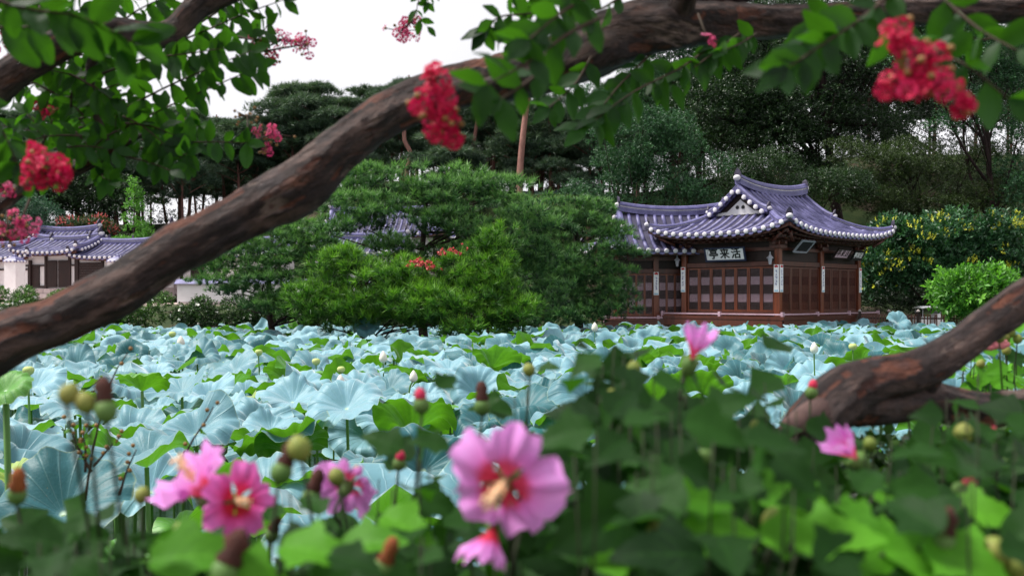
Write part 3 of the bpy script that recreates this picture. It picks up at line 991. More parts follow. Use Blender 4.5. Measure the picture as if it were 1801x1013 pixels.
# back faces, plain boards
mb = MB(); mb.box((3.7, 4.85, 2.9), (7.2, .08, 3.9)); mb.box((7.4, 2.42, 2.9), (.08, 4.6, 3.9)); mb.build('rear_wall', M['wood_dark'], pav)
# deck
mb = MB()
mb.box((3.7, 2.4, 1.30), (9.1, 6.3, .12), mi=0)
mb.build('deck', M['wood'], pav)
for i in range(36):
    mb = MB(); mb.box((-.85 + i * .255 + .12, -.45, 1.372), (.245, .62, .02)); mb.build('deck_board', M['wood'], pav)
mb = MB(); mb.box((3.7, -.66, 1.08), (8.9, .10, .30)); mb.box((-.78, 2.4, 1.08), (.10, 6.1, .30)); mb.build('deck_beam', M['wood'], pav)
for (x, y) in [(a, -.5) for a in (-.5, 1.5, 3.7, 5.8, 7.9)] + [(-.5, b) for b in (1.5, 3.3, 5.0)]:
    mb = MB(); mb.lathe((x, y, 0), [(.22, -.7), (.20, .4), (.17, .95)], 8); mb.build('stone_post', M['stone'], pav)
def railing(parent, pts, zt, zb, T=None, name='railing'):
    root = MB()
    for a, b in zip(pts[:-1], pts[1:]):
        a, b = Vector(a), Vector(b); d = b - a; ang = math.atan2(d.y, d.x); R = Matrix.Rotation(ang, 3, 'Z'); mid = (a + b) / 2
        root.box((mid.x, mid.y, zt - .03), (d.length + .06, .10, .06), R)
    r = root.build(name, M['rail'], parent)
    for a, b in zip(pts[:-1], pts[1:]):
        a, b = Vector(a), Vector(b); d = b - a; ang = math.atan2(d.y, d.x); R = Matrix.Rotation(ang, 3, 'Z'); L = d.length; n = d / L
        mb = MB()
        hh = (zt - .06 - zb)
        for k in range(4):
            z = zb + hh * k / 3 * .96 + .012
            c = (a + b) / 2; mb.box((c.x, c.y, z), (L, .035, .022), R)
        for k in range(3):
            m = int(L / .17)
            for i in range(m):
                p = a + n * ((i + .5 * (k % 2) + .25) * .17)
                mb.box((p.x, p.y, zb + hh * (k + .5) / 3 * .96 + .012), (.03, .03, hh / 3 * .96 - .02), R)
        mb.build('rail_lattice', M['wood_orange'], r)
        k = max(1, round(L / 2.9))
        for i in range(k + 1):
            p = a + d * (i / k)
            mb = MB(); mb.box((p.x, p.y, (zt + zb) / 2 + .02), (.12, .12, zt - zb + .10)); mb.build('rail_post', M['rail'], r)
    return r
railing(pav, [(-.72, 5.6), (-.72, -.62), (8.3, -.62)], 1.50, 1.22)
# small carriage lamps by two of the columns
def wall_lamp(parent, loc, s=1.0, nm='wall_lamp'):
    mb = MB()
    mb.lathe(loc, [(.02, .30 * s), (.03, .20 * s), (.06 * s, .14 * s), (.15 * s, .05 * s), (.155 * s, .03 * s)][::-1], 8)
    mb.lathe(loc, [(.055 * s, -.24 * s), (.06 * s, -.20 * s), (.095 * s, 0), (.095 * s, .03 * s)], 8)
    mb.box((loc[0], loc[1] , loc[2] - .02), (.03, .03, .06))
    return mb.build(nm, M['metal'], parent)
wall_lamp(pav, (-.30, .22, 3.86)); wall_lamp(pav, (-.30, 5.08, 3.88))

# wing on the far side
WA = math.radians(4)
def in_pav(o, Mw):
    o.matrix_local = pav_inv @ Mw
pav_inv = (Matrix.Translation((C0.x, C0.y, 0)) @ Matrix.Rotation(PI / 4, 4, 'Z')).inverted()
wr_ = tile_roof(pav, (0, 0), 0, 4.1, 2.75, 1.0, 0, (0.36, 0.125), 0.42, name='wing_roof', faces=('L-', 'E-'))
in_pav(wr_, Matrix.Translation((7.75, 48.6, 4.30)) @ Matrix.Rotation(WA, 4, 'Z'))
wing = Matrix.Translation((4.95, 47.0, 0)) @ Matrix.Rotation(WA, 4, 'Z')
class _W: pass
Wm = pav_inv @ wing
def wface(cols, fz, topz, per_bay):
    for i in range(len(cols) - 1):
        a, b = cols[i] + .13, cols[i + 1] - .13
        w = (b - a) / per_bay[i]
        for k in range(per_bay[i]):
            o = link('door_panel', FRAME, pav)
            o.matrix_local = Wm @ Matrix.Translation((a + w * (k + .5), 0, fz + .08)) @ Matrix.Diagonal((w / .6 * .985, 1, 1, 1))
            link('lattice', LATT, o); link('paper', PAP, o)
        for nm, c, s, mt in (('lintel', ((a + b) / 2, 0, fz + 2.17), (b - a, .14, .2), 'wood'), ('sill', ((a + b) / 2, 0, fz + .02), (b - a, .12, .12), 'wood'),
                             ('upper_wall', ((a + b) / 2, .06, (fz + 2.3 + topz) / 2), (b - a, .06, topz - fz - 2.28), 'wood_dark')):
            mb = MB(); mb.box(c, s); o = mb.build(nm, M[mt], pav); o.matrix_local = Wm
    for x in cols:
        mb = MB(); mb.box((x, 0, (topz + .4) / 2), (.24, .24, topz - .4)); o = mb.build('column', M['wood_orange'], pav); o.matrix_local = Wm
    mb = MB(); mb.box((cols[-1] / 2, 0, topz - .1), (cols[-1] + .4, .2, .24)); o = mb.build('wall_plate', M['wood'], pav); o.matrix_local = Wm
    mb = MB(); mb.box((0, 1.7, 2.6), (.08, 3.2, 3.2)); mb.box((2.0, 3.4, 2.6), (4.0, .08, 3.2)); o = mb.build('rear_wall', M['wood_dark'], pav); o.matrix_local = Wm
    mb = MB(); mb.box((2, 1.4, 1.13), (5.4, 4.6, .12)); mb.box((2, -.85, .98), (5.4, .1, .26)); o = mb.build('deck', M['wood'], pav); o.matrix_local = Wm
    for x in (-.4, 1.2, 2.8, 4.2):
        mb = MB(); mb.lathe((x, -.7, 0), [(.2, -.7), (.16, .9)], 8); o = mb.build('stone_post', M['stone'], pav); o.matrix_local = Wm
wface([0, 1.85, 3.7], 1.27, 4.15, [4, 4])
r = railing(pav, [(-.7, -.8), (4.3, -.8)], 1.29, 1.02); r.matrix_local = Wm

# ------------------------------------------------------------------ writing on the pavilion
def text_mesh(body, size, mat, depth=.004, fat=0.0, name='lettering'):
    c = bpy.data.curves.new(name, 'FONT')
    c.body = body; c.size = size; c.extrude = depth; c.offset = fat
    c.align_x = 'CENTER'; c.align_y = 'CENTER'; c.resolution_u = 3
    o = bpy.data.objects.new(name, c); COL.objects.link(o)
    dg = bpy.context.evaluated_depsgraph_get()
    me = bpy.data.meshes.new_from_object(o.evaluated_get(dg))
    bpy.data.objects.remove(o); bpy.data.curves.remove(c)
    me.materials.clear(); me.materials.append(mat)
    return me
def signboard(Mw, W, Hh, frame, board, text, label, ink='black', size=.4, group=None, tilt=0.35, fat=0.012, gap=None):
    e = empty('signboard', label=label, cat='signboard', group=group)
    e.matrix_world = Mw @ Matrix.Rotation(tilt, 4, 'X')
    mb = MB(); fw = .07
    mb.box((-W / 2 - fw / 2, 0, 0), (fw, .07, Hh + 2 * fw)); mb.box((W / 2 + fw / 2, 0, 0), (fw, .07, Hh + 2 * fw))
    mb.box((0, 0, Hh / 2 + fw / 2), (W, .07, fw)); mb.box((0, 0, -Hh / 2 - fw / 2), (W, .07, fw))
    mb.build('frame', M[frame], e)
    mb = MB(); mb.box((0, .01, 0), (W, .03, Hh)); mb.build('board', M[board], e)
    if text:
        n = len(text)
        gap = gap or W * .30
        for i, ch in enumerate(text):
            base = text_mesh(ch, size, M[ink], .003, 0)
            src = [v.co.copy() for v in base.vertices]; fs = [tuple(p.vertices) for p in base.polygons]
            mb = MB()
            for k, (dx, dy) in enumerate(((0, 0), (fat, 0), (-fat, 0), (0, fat * .7), (0, -fat * .7))):    # brush weight
                mb.add([v + Vector((dx, dy, k * .0006)) for v in src], fs)
            me = mb.mesh('character', M[ink])
            o = link('character', me, e, (gap * (i - (n - 1) / 2), -.012, 0), (PI / 2, 0, 0))
    return e
def pav_mat(x, y, z, ang):
    """frame on the pavilion whose -y looks outward; ang turns it"""
    return Matrix.Translation((C0.x, C0.y, 0)) @ Matrix.Rotation(PI / 4, 4, 'Z') @ Matrix.Translation((x, y, z)) @ Matrix.Rotation(ang, 4, 'Z')
# main sign (read from the right: 活來亭), hung tilted under the eave of the sign face
sg = signboard(pav_mat(-.42, 2.42, 4.12, -PI / 2), 1.95, .50, 'navy', 'white', '亭来活',
               'white signboard with three black brush characters in a dark blue frame, hung under the gable', size=.50, fat=.016, gap=.58, tilt=.28)
mb = MB()
for k in range(5): mb.box((-.88, -.012, .16 - k * .055), (.022 + .01 * (k % 2), .004, .028))
mb.build('small_signature', M['black'], sg)
signboard(pav_mat(1.25, -.55, 4.42, 0), 1.0, .55, 'metal', 'black', '', 'black panel in a pale frame, tilted under the eave near the pavilion corner', tilt=.75)
signboard(pav_mat(4.9, -.50, 4.22, 0), 1.25, .42, 'wood_dark', 'paper', '亭来活', 'small pale brown plaque with dark characters under the long eave', ink='wood_dark', size=.36, tilt=.6, fat=.006, gap=.38)
signboard(pav_mat(6.55, -.45, 4.18, 0), .9, .36, 'black', 'black', '亭来活', 'small black plaque with white characters at the far end of the long eave', ink='white', size=.32, tilt=.5, fat=.01, gap=.29)

def juryeon(Mw, H, label, seed):
    """long white couplet board: red lotus on top, column of blue-black characters, pale blue wave below"""
    rd = random.Random(seed)
    e = empty('couplet_board', label=label, cat='couplet board', group='white couplet boards on the pavilion columns')
    e.matrix_world = Mw
    W = .24
    mb = MB(); mb.box((0, 0, 0), (W, .025, H)); mb.build('board', M['white'], e)
    mb = MB()
    for dx, dz, r in ((-.05, 0, .04), (.05, 0, .04), (0, .02, .055), (-.08, .02, .022), (.08, .02, .022)):
        mb.lathe((dx, -.013, H / 2 - .085 + dz), [(r, 0), (r * .98, .004)], 10, rot=Matrix.Rotation(PI / 2, 3, 'X'))
    mb.build('lotus_emblem', M['red'], e)
    mb = MB()
    for dx in (-.06, 0, .06):
        mb.lathe((dx, -.013, -H / 2 + .06), [(.036, 0), (.034, .004)], 10, rot=Matrix.Rotation(PI / 2, 3, 'X'))
    mb.box((0, -.0145, -H / 2 + .05), (.15, .003, .03))
    mb.build('wave_emblem', M['lightblue'], e)
    mb = MB()
    for k in range(5):       # brushwork too small to read in the picture
        zc = H / 2 - .26 - k * (H - .46) / 5 - .02
        for j in range(4):
            a = rd.uniform(-.9, .9)
            mb.box((rd.uniform(-.03, .03), -.0145, zc + rd.uniform(-.05, .05)), (rd.uniform(.04, .09), .003, .014), Matrix.Rotation(a, 3, 'Y'))
        mb.box((rd.uniform(-.01, .01), -.0145, zc), (.014, .0026, .11))
    mb.build('brush_characters', M['inkblue'], e)
    return e
juryeon(pav_mat(-.155, 4.85, 3.02, -PI / 2), 1.15, 'white couplet board on the column beyond the signboard, below the hanging lamp', 1)
juryeon(pav_mat(-.155, .0, 3.02, -PI / 2), 1.18, 'white couplet board on the corner column, on the side of the signboard', 2)
juryeon(pav_mat(0.0, -.155, 3.02, 0), 1.18, 'white couplet board on the corner column, on the side away from the signboard', 3)
juryeon(pav_mat(3.7, -.155, 3.02, 0), 1.18, 'white couplet board on the middle column of the long side', 4)
juryeon(pav_mat(7.4, -.155, 3.02, 0), 1.18, 'white couplet board on the last column of the long side, next to the yellow-flowered tree', 5)
juryeon(wing @ Matrix.Translation((1.85, -.14, 2.85)), 1.08, 'white couplet board on the wing column behind the dark pine', 6)

# ================================================================== THE HOUSES BEHIND
def wall_face(e, L, z0, z1, spec, depth=3.0):
    """spec: list of (x0, x1, kind) along a front wall at local y=0; kinds: plaster, door, window, shutter, posts at joints"""
    mb = MB(); mb.box((L / 2, depth / 2, (z0 + z1) / 2), (L - .1, depth - .1, z1 - z0)); mb.build('wall', M['plaster'], e)
    for x0, x1, kind in spec:
        c = (x0 + x1) / 2; w = x1 - x0
        mb = MB(); mb.box((x0, -.01, (z0 + z1) / 2), (.14, .16, z1 - z0)); mb.build('post', M['wood_dark'], e)
        if kind == 'door':
            for s in (-1, 1):
                mb = MB(); mb.box((c + s * w / 4, -.02, (z0 + z1) / 2 - .15), (w / 2 - .10, .07, z1 - z0 - .4))
                for k in range(4): mb.box((c + s * w / 4, -.065, z0 + .2 + k * (z1 - z0 - .5) / 3.4), (w / 2 - .12, .03, .05))
                mb.build('door', M['wood_dark'], e)
        elif kind == 'shutter':
            for k in range(9):
                mb = MB(); h = (z1 - z0 - .3) / 9
                mb.box((c, -.02 - .01 * (k % 2), z0 + .12 + (k + .5) * h), (w - .16, .05, h * .93)); mb.build('plank', M['wood_dark'], e)
        else:
            zt = z0 + (z1 - z0) * .68
            mb = MB(); mb.box((c, -.01, zt), (w, .12, .10)); mb.box((c, -.01, z0 + .1), (w, .12, .12)); mb.build('cross_beam', M['wood_dark'], e)
            if kind == 'window':
                mb = MB(); mb.box((c, -.01, (z0 + zt) / 2 + .03), (w * .45, .1, zt - z0 - .2)); mb.build('window', M['wood_dark'], e)
    mb = MB(); mb.box((L, -.01, (z0 + z1) / 2), (.14, .16, z1 - z0)); mb.build('post', M['wood_dark'], e)
    # foundation of dressed stones
    n = int(L / .55)
    for r_ in range(2):
        for k in range(n + 1):
            x0 = max(0, (k - .5 * (r_ % 2)) * L / n); x1 = min(L, (k + 1 - .5 * (r_ % 2)) * L / n)
            if x1 - x0 < .1: continue
            mb = MB(); mb.box(((x0 + x1) / 2, .05, z0 - .16 - r_ * .30), (x1 - x0 - .03, .4, .27)); mb.build('stone', M['stone'], e)
    mb = MB(); mb.box((L / 2, depth / 2, z0 - .35), (L - .05, depth, .68)); mb.build('foundation', M['stone'], e)

def house(px, d, z0, L, spec, ze, A, B, prof, label, rot, Bg=None, roof_dx=0, depth=3.0, lift=.22, zt=None, spacing=.34, nm='tiled_house'):
    p = P(px, 500, d)
    e = empty(nm, (p.x, p.y, 0), rot, label, 'house', 'tiled houses of the old residence')
    zt = zt or ze - .05
    wall_face(e, L, z0, zt, spec, depth)
    tile_roof(e, (L / 2 + roof_dx, depth / 2), 0, A, B, Bg or 1, ze, prof, lift, spacing=spacing, rr=.085, ov=.15, ridge_h=.24, rafters=False,
              hipped=Bg is not None, faces=('L-', 'E-', 'E+') if Bg else ('L-',), sag=.18, gable_wall=Bg is not None)
    return e
HR = -math.radians(14)
house(-120, 62, 2.75, 7.2, [(0, 1.6, 'plaster'), (1.6, 3.2, 'window'), (3.2, 4.8, 'plaster'), (4.8, 7.2, 'plaster')], 4.48, 3.95, 2.1, (.30, .06),
      'long low white-walled range with a grey tiled roof at the picture edge', HR)
house(38, 60.5, 2.75, 3.85, [(0, 1.75, 'window'), (1.75, 3.4, 'door'), (3.4, 3.85, 'plaster')], 4.82, 2.35, 2.2, (.26, .06),
      'raised gate house with a dark double door and a stepped tiled roof', HR, roof_dx=.15)
house(137, 59.5, 2.8, 4.6, [(0, 1.7, 'shutter'), (1.7, 2.5, 'plaster'), (2.5, 4.6, 'window')], 4.50, 2.6, 2.1, (.30, .07),
      'white-walled house with a brown louvred shutter beside the gate house', HR)
house(28, 67, 3.0, 5.6, [(0, 2.8, 'plaster'), (2.8, 5.6, 'plaster')], 5.35, 3.7, 2.6, (.28, .09),
      'higher hip-roofed house rising behind the gate house', HR, Bg=1.1, depth=3.6, lift=.3)
house(262, 62, 3.0, 4.6, [(0, 2.3, 'plaster'), (2.3, 4.6, 'window')], 5.2, 3.0, 2.4, (.30, .10),
      'tall-roofed house half hidden by the arching branch', HR, Bg=1.0, lift=.3)
house(566, 54, 2.3, 4.0, [(0, 2.0, 'plaster'), (2.0, 4.0, 'door')], 4.50, 2.4, 2.1, (.30, .07),
      'tiled house whose low eave shows between the pines', -.08)
house(552, 66, 4.3, 8.0, [(0, 4, 'plaster'), (4, 8, 'plaster')], 6.2, 4.9, 2.9, (.30, .11),
      'long high-ridged house seen only in gaps behind the big pine', -.05, Bg=1.2, depth=4.2, lift=.35)
house(385, 58, 2.4, 3.6, [(0, 1.8, 'plaster'), (1.8, 3.6, 'window')], 4.6, 2.3, 2.0, (.30, .07),
      'white-walled tiled house behind the low spreading pine', -.1)
# white square gate piers with tiled caps
for px, lab in ((26, 'white square garden pier with a tiled cap before the low range'), (207, 'white square garden pier with a tiled cap before the louvred house')):
    p = P(px, 500, 57.5)
    e = empty('garden_pier', (p.x, p.y, 0), HR, lab, 'garden pier', 'white garden piers')
    mb = MB(); mb.box((0, 0, 3.1), (.78, .78, 2.3)); mb.build('shaft', M['plaster'], e)
    mb = MB(); mb.lathe((0, 0, 4.22), [(.62, 0), (.62, .08), (.38, .24), (.14, .34), (.12, .42), (.02, .48)], 4, rot=Matrix.Rotation(PI / 4, 3, 'Z')); mb.build('cap', M['tile'], e)
    for s in range(4):
        for k in range(3):
            v = Matrix.Rotation(s * PI / 2, 3, 'Z') @ Vector(((k - 1) * .26, -.46, 0))
            mb = MB(); mb.lathe((v.x, v.y, 4.26), [(.05, -.05), (.075, 0), (.05, .05)], 8); mb.build('cap_tile_end', M['mortar'], e, True)
# low wall with tiled coping high on the slope behind the big pine
p = P(905, 345, 80)
e = empty('hillside_wall', (p.x, p.y, p.z - 1.0), -.12, 'low ochre wall with a tiled coping on the wooded slope', 'wall')
mb = MB(); mb.box((2.6, 0, .3), (5.6, .3, 1.6)); mb.build('wall_body', plain('ochre_wall_plaster', (.45, .26, .13), (.35, .2, .12), 3, .9, .2), e)
mb = MB(); mb.sweep([(-.3, 0, 1.1), (5.6, 0, 1.1)], [(-.35, 0), (0, .28), (.35, 0)]); mb.build('coping', M['tile'], e)
for k in range(18):
    mb = MB(); mb.tube([(-.2 + k * .33, -.38, 1.08), (-.2 + k * .33, 0, 1.36)], .07, 6); mb.build('coping_tile', M['tile'], e, True)
# ================================================================== TREES AND SHRUBS
def tuft_template(n, L, w, cone=(0.35, 1.25), shoot=0.4):
    vs, fs = [], []
    for i in range(n):
        az = rng.uniform(0, 2 * PI); po = rng.uniform(*cone)
        d = np.array([math.sin(po) * math.cos(az), math.sin(po) * math.sin(az), math.cos(po)])
        b = np.array([0, 0, rng.uniform(0, shoot) * L])
        s = np.cross(d, rng.normal(size=3)); s /= np.linalg.norm(s)
        l = L * rng.uniform(.75, 1.1)
        k = len(vs)
        vs += [b - s * w / 2, b + s * w / 2, b + d * l]
        fs.append((k, k + 1, k + 2))
    return np.array(vs), np.array(fs)

def sprig_template(n, L, leaf, wid=.5, flat=.5):
    """a twig end with n small leaves, each two triangles folded on the midrib"""
    vs, fs = [], []
    for i in range(n):
        t = (i + .5) / n
        az = i * 2.4 + rng.uniform(-.4, .4)
        po = rng.uniform(.5, 1.4)
        d = np.array([math.sin(po) * math.cos(az), math.sin(po) * math.sin(az), math.cos(po)])
        b = np.array([0, 0, L * t])
        s = np.cross(d, np.array([0, 0, 1.]) + rng.normal(size=3) * flat); s /= np.linalg.norm(s)
        l = leaf * rng.uniform(.7, 1.2)
        k = len(vs)
        up = np.cross(s, d) * l * .08
        vs += [b, b + d * l * .5 + s * l * wid / 2 + up, b + d * l, b + d * l * .5 - s * l * wid / 2 + up]
        fs += [(k, k + 1, k + 2), (k, k + 2, k + 3)]
    return np.array(vs), np.array(fs)

def pad_points(c, r, n, upper=0.25, fill=.25):
    """points and outward normals on the (mostly upper) shell of an ellipsoid"""
    v = rng.normal(size=(n * 3, 3)); v /= np.linalg.norm(v, axis=1, keepdims=True)
    v = v[v[:, 2] > -upper][:n]
    k = len(v)
    rad = 1 - fill * rng.random(k) ** 2
    P_ = c + v * np.array(r) * rad[:, None] * (1 + rng.normal(size=(k, 1)) * .08)
    N = v / np.array(r); N /= np.linalg.norm(N, axis=1, keepdims=True)
    return P_, N

def foliage_mesh(name, pads, dens, templates, mat, scale=(.8, 1.2), upbias=.5, jit=.45, tone_c=.45, upper=.25, fill=.3, tone_sd=.16, tip=0.0, topt=0.0):
    parts = []
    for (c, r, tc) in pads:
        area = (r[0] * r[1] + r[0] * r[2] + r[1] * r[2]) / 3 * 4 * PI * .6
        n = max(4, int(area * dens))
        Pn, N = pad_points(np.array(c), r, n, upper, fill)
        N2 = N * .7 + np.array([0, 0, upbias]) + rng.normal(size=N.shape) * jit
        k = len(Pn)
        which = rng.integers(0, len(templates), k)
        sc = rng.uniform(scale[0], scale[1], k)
        tone = np.clip(tone_c + tc + rng.normal(size=k) * tone_sd + topt * N[:, 2], 0, 1)  # upper tufts lightened, lower ones darkened: fresh shoots plus painted top light
        for w_, (tv, tf) in enumerate(templates):
            s = which == w_
            if s.any(): parts.append(scatter(tv, tf, Pn[s], N2[s], sc[s], tone[s], tip=tip))
    V, FT, T = merge(parts)
    return np_mesh(name, V, FT, mat, tone=T, smooth=False)

T_NEEDLE = [tuft_template(20, .26, .019, (.2, 1.2)) for _ in range(4)]
T_FARNEEDLE = [tuft_template(13, .50, .040, (.3, 1.35)) for _ in range(4)]
T_SPRIG = [sprig_template(9, .38, .15) for _ in range(4)]
T_SPRIG_S = [sprig_template(9, .26, .10, .45) for _ in range(4)]
T_HEDGE = [sprig_template(7, .16, .085, .6) for _ in range(4)]
T_BIGLEAF = [sprig_template(7, .40, .24, .42) for _ in range(3)]

def limb(mb, a, b, r0, r1, bend=.15, n=7):
    a, b = Vector(a), Vector(b)
    L = (b - a).length
    o = Vector([random.uniform(-1, 1) for _ in range(3)]) * bend * L
    pts = [a, a.lerp(b, .35) + o * .7, a.lerp(b, .7) + o * .5, b]
    sp = spline([tuple(p) for p in pts], n)
    mb.tube(sp, [lerp(r0, r1, i / (n - 1)) for i in range(n)], 7)
    return [Vector(p) for p in sp]

# ---------------------------------------------------------------- garden pines on and beside the island
def garden_pine(root, trunk_top, blobs, npads, mat, label, seed, padr=(.36, .66), dens=16, base_r=.16, tone=.42, conical=False, upbias=.75, flat=.34, need=T_NEEDLE):
    """blobs: (px, py, rx_px, ry_px, d, depth_m) masses of the crown as seen in the picture"""
    random.seed(seed)
    e = empty('garden_pine', root, 0, label, 'pine tree', 'garden pines by the pond')
    R0 = Vector(root)
    pads, mb = [], MB()
    tt = Vector(trunk_top) - R0
    tr = limb(mb, (0, 0, -.4), tt, base_r, base_r * .35, .10, 10)
    tot = sum(b[2] * b[3] for b in blobs)
    for (px, py, rx, ry, d, dm) in blobs:
        c = P(px, py, d) - R0
        ax, az = rx / F * d, ry / F * d
        n = max(3, int(npads * 1.6 * rx * ry / tot))
        for _ in range(n):
            while True:
                v = Vector([random.uniform(-1, 1) for _ in range(3)])
                if 0.30 < v.length < 1: break
            v.y = -abs(v.y) if random.random() < .7 else v.y
            p = c + Vector((v.x * ax, v.y * dm, v.z * az))
            rr = random.uniform(*padr)
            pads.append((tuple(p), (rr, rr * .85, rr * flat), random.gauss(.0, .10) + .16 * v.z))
            if random.random() < .2:
                k = min(len(tr) - 1, max(1, int(len(tr) * min(.98, max(.2, (p.z - .1) / max(tt.z, .1) * .8)))))
                limb(mb, tr[k], p - Vector((0, -.15, rr * .2)), base_r * .28, .014, .16, 8)
    mb.build('trunk', M['bark_dark'], e, True)
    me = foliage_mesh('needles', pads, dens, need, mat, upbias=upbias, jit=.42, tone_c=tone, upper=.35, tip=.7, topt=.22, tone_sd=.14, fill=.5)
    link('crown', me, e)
    return e

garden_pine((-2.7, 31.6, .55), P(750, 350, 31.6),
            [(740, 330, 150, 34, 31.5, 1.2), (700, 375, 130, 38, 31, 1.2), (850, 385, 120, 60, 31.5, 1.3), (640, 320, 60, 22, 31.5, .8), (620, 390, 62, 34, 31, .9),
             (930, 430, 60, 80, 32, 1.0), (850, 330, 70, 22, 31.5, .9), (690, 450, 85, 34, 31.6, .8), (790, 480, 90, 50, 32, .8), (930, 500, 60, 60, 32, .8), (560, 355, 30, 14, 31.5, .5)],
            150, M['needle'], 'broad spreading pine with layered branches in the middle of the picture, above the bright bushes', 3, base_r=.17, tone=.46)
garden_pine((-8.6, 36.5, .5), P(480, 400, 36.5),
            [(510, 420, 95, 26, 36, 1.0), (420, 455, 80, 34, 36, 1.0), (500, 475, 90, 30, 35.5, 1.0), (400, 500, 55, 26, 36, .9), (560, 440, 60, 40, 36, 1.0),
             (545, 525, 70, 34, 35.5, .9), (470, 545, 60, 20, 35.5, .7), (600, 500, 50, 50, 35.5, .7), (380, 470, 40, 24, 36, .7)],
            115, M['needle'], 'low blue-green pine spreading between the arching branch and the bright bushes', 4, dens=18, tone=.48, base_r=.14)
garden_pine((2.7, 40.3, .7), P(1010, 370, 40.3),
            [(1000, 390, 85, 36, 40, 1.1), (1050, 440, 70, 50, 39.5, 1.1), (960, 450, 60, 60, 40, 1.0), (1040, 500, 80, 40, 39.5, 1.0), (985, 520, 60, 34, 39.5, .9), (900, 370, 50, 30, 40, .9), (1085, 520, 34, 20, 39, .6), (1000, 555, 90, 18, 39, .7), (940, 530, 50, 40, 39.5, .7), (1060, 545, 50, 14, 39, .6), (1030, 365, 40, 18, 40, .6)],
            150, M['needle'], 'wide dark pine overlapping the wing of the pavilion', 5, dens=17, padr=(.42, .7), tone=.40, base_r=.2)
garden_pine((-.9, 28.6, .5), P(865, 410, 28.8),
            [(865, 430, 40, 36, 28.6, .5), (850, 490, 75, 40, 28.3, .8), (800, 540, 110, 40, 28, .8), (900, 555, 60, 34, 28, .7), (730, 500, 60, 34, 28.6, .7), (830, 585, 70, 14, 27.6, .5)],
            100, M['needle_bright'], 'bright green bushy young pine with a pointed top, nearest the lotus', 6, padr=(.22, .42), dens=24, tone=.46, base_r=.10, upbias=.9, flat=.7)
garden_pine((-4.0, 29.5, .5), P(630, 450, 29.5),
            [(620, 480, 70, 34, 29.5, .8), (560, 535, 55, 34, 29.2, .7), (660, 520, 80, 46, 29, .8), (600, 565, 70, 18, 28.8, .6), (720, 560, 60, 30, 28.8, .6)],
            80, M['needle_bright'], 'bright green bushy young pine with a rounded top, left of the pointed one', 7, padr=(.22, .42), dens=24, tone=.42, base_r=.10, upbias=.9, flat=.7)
# red crepe myrtle sprays growing up through the bright bushes
def red_sprays(spots, d):
    for (px, py, n, lab) in spots:
        p = P(px, py, d)
        e = empty('red_flower_spray', p, 0, lab, 'flower spray', 'red sprays among the bright pine bushes')
        mb = MB(); mb.tube([(0, .3, -.6), (0.02, .1, -.2), (0, 0, 0)], [.01, .008, .006], 5); mb.build('stem', M['bark_dark'], e, True)
        Pn = rng.normal(size=(n, 3)) * np.array([.20, .12, .09]); N = rng.normal(size=(n, 3))
        tv, tf = sprig_template(6, .05, .07, .9)
        V, FT, T = scatter(tv, tf, Pn, N, rng.uniform(.7, 1.2, n), rng.uniform(.3, 1, n))
        link('blossom', np_mesh('blossom', V, FT, M['petal_red_far'], tone=T, smooth=False), e)
red_sprays([(742, 464, 34, 'widest red blossom spray among the bright pine bushes'), (797, 440, 20, 'red blossom spray near the pointed top of the young pine'),
            (858, 482, 9, 'small red blossom spray low on the pointed young pine')], 28.0)

# ---------------------------------------------------------------- the pine wood on the hill
def far_pine_meshes(seed, H, crown_from, R, npad, lean=.05):
    random.seed(seed)
    mb = MB(); pads = []
    top = Vector((lean * H, random.uniform(-.3, .3), H * .97))
    tr = limb(mb, (0, 0, -.8), top, .17 * H / 12, .05, .03, 12)
    for i in range(npad):
        t = random.uniform(crown_from, 1.0)
        k = min(11, int(t * 11))
        b = tr[k]
        w = R * (1.0 - .55 * abs((t - crown_from) / (1 - crown_from) - .35) / .65) * random.uniform(.25, 1)
        az = random.uniform(0, 2 * PI)
        p = b + Vector((math.cos(az) * w, math.sin(az) * w, random.uniform(-.1, .35)))
        rr = random.uniform(.6, 1.15) * R / 3
        pads.append((tuple(p), (rr * 1.3, rr * 1.2, rr * .42), random.gauss(0, .12) + .25 * (t - .7)))
        if random.random() < .7: limb(mb, tr[max(1, k - 1)], p, .05, .02, .1, 5)
    t_me = mb.mesh('trunk', M['bark_pine'], True)
    c_me = foliage_mesh('needles', pads, 15, T_FARNEEDLE, M['needle_far'], upbias=.6, jit=.5, tone_c=.45, upper=.3)
    return t_me, c_me
far_variants = [far_pine_meshes(20, 11.5, .52, 2.7, 30), far_pine_meshes(21, 12.5, .58, 2.4, 28, -.06), far_pine_meshes(22, 10.5, .50, 3.0, 34, .02),
                far_pine_meshes(23, 13.0, .62, 2.2, 24, .09), far_pine_meshes(24, 9.5, .42, 2.8, 32, 0)]
def far_pine(px, d, H, var, label, group='pines of the hillside wood', bark=None, rz=None, zoff=0):
    x = (px - CX) / F * d
    z = float(gz(x, d)) + zoff
    t_me, c_me = far_variants[var]
    base_h = (11.5, 12.5, 10.5, 13.0, 9.5)[var]
    e = empty('tall_pine', (x, d, z), random.uniform(0, 6.28) if rz is None else rz, label, 'pine tree', group)
    s = H / base_h
    tr = link('trunk', t_me, e, scale=(1, 1, s)); cr = link('crown', c_me, e, scale=(1.05, 1.05, s))
    if bark:
        tr.data = t_me.copy(); tr.data.materials.clear(); tr.data.materials.append(M[bark])
    return e
random.seed(77)
zones = ['at the picture edge', 'above the gate house', 'above the lower bend', 'beside the arching branch',
         'by the crimson cluster', 'above the dark pine', 'behind the pavilion', 'behind the broadleaf trees']
vword = ['broad-crowned', 'narrow-crowned', 'flat-topped', 'high-crowned', 'low-crowned']
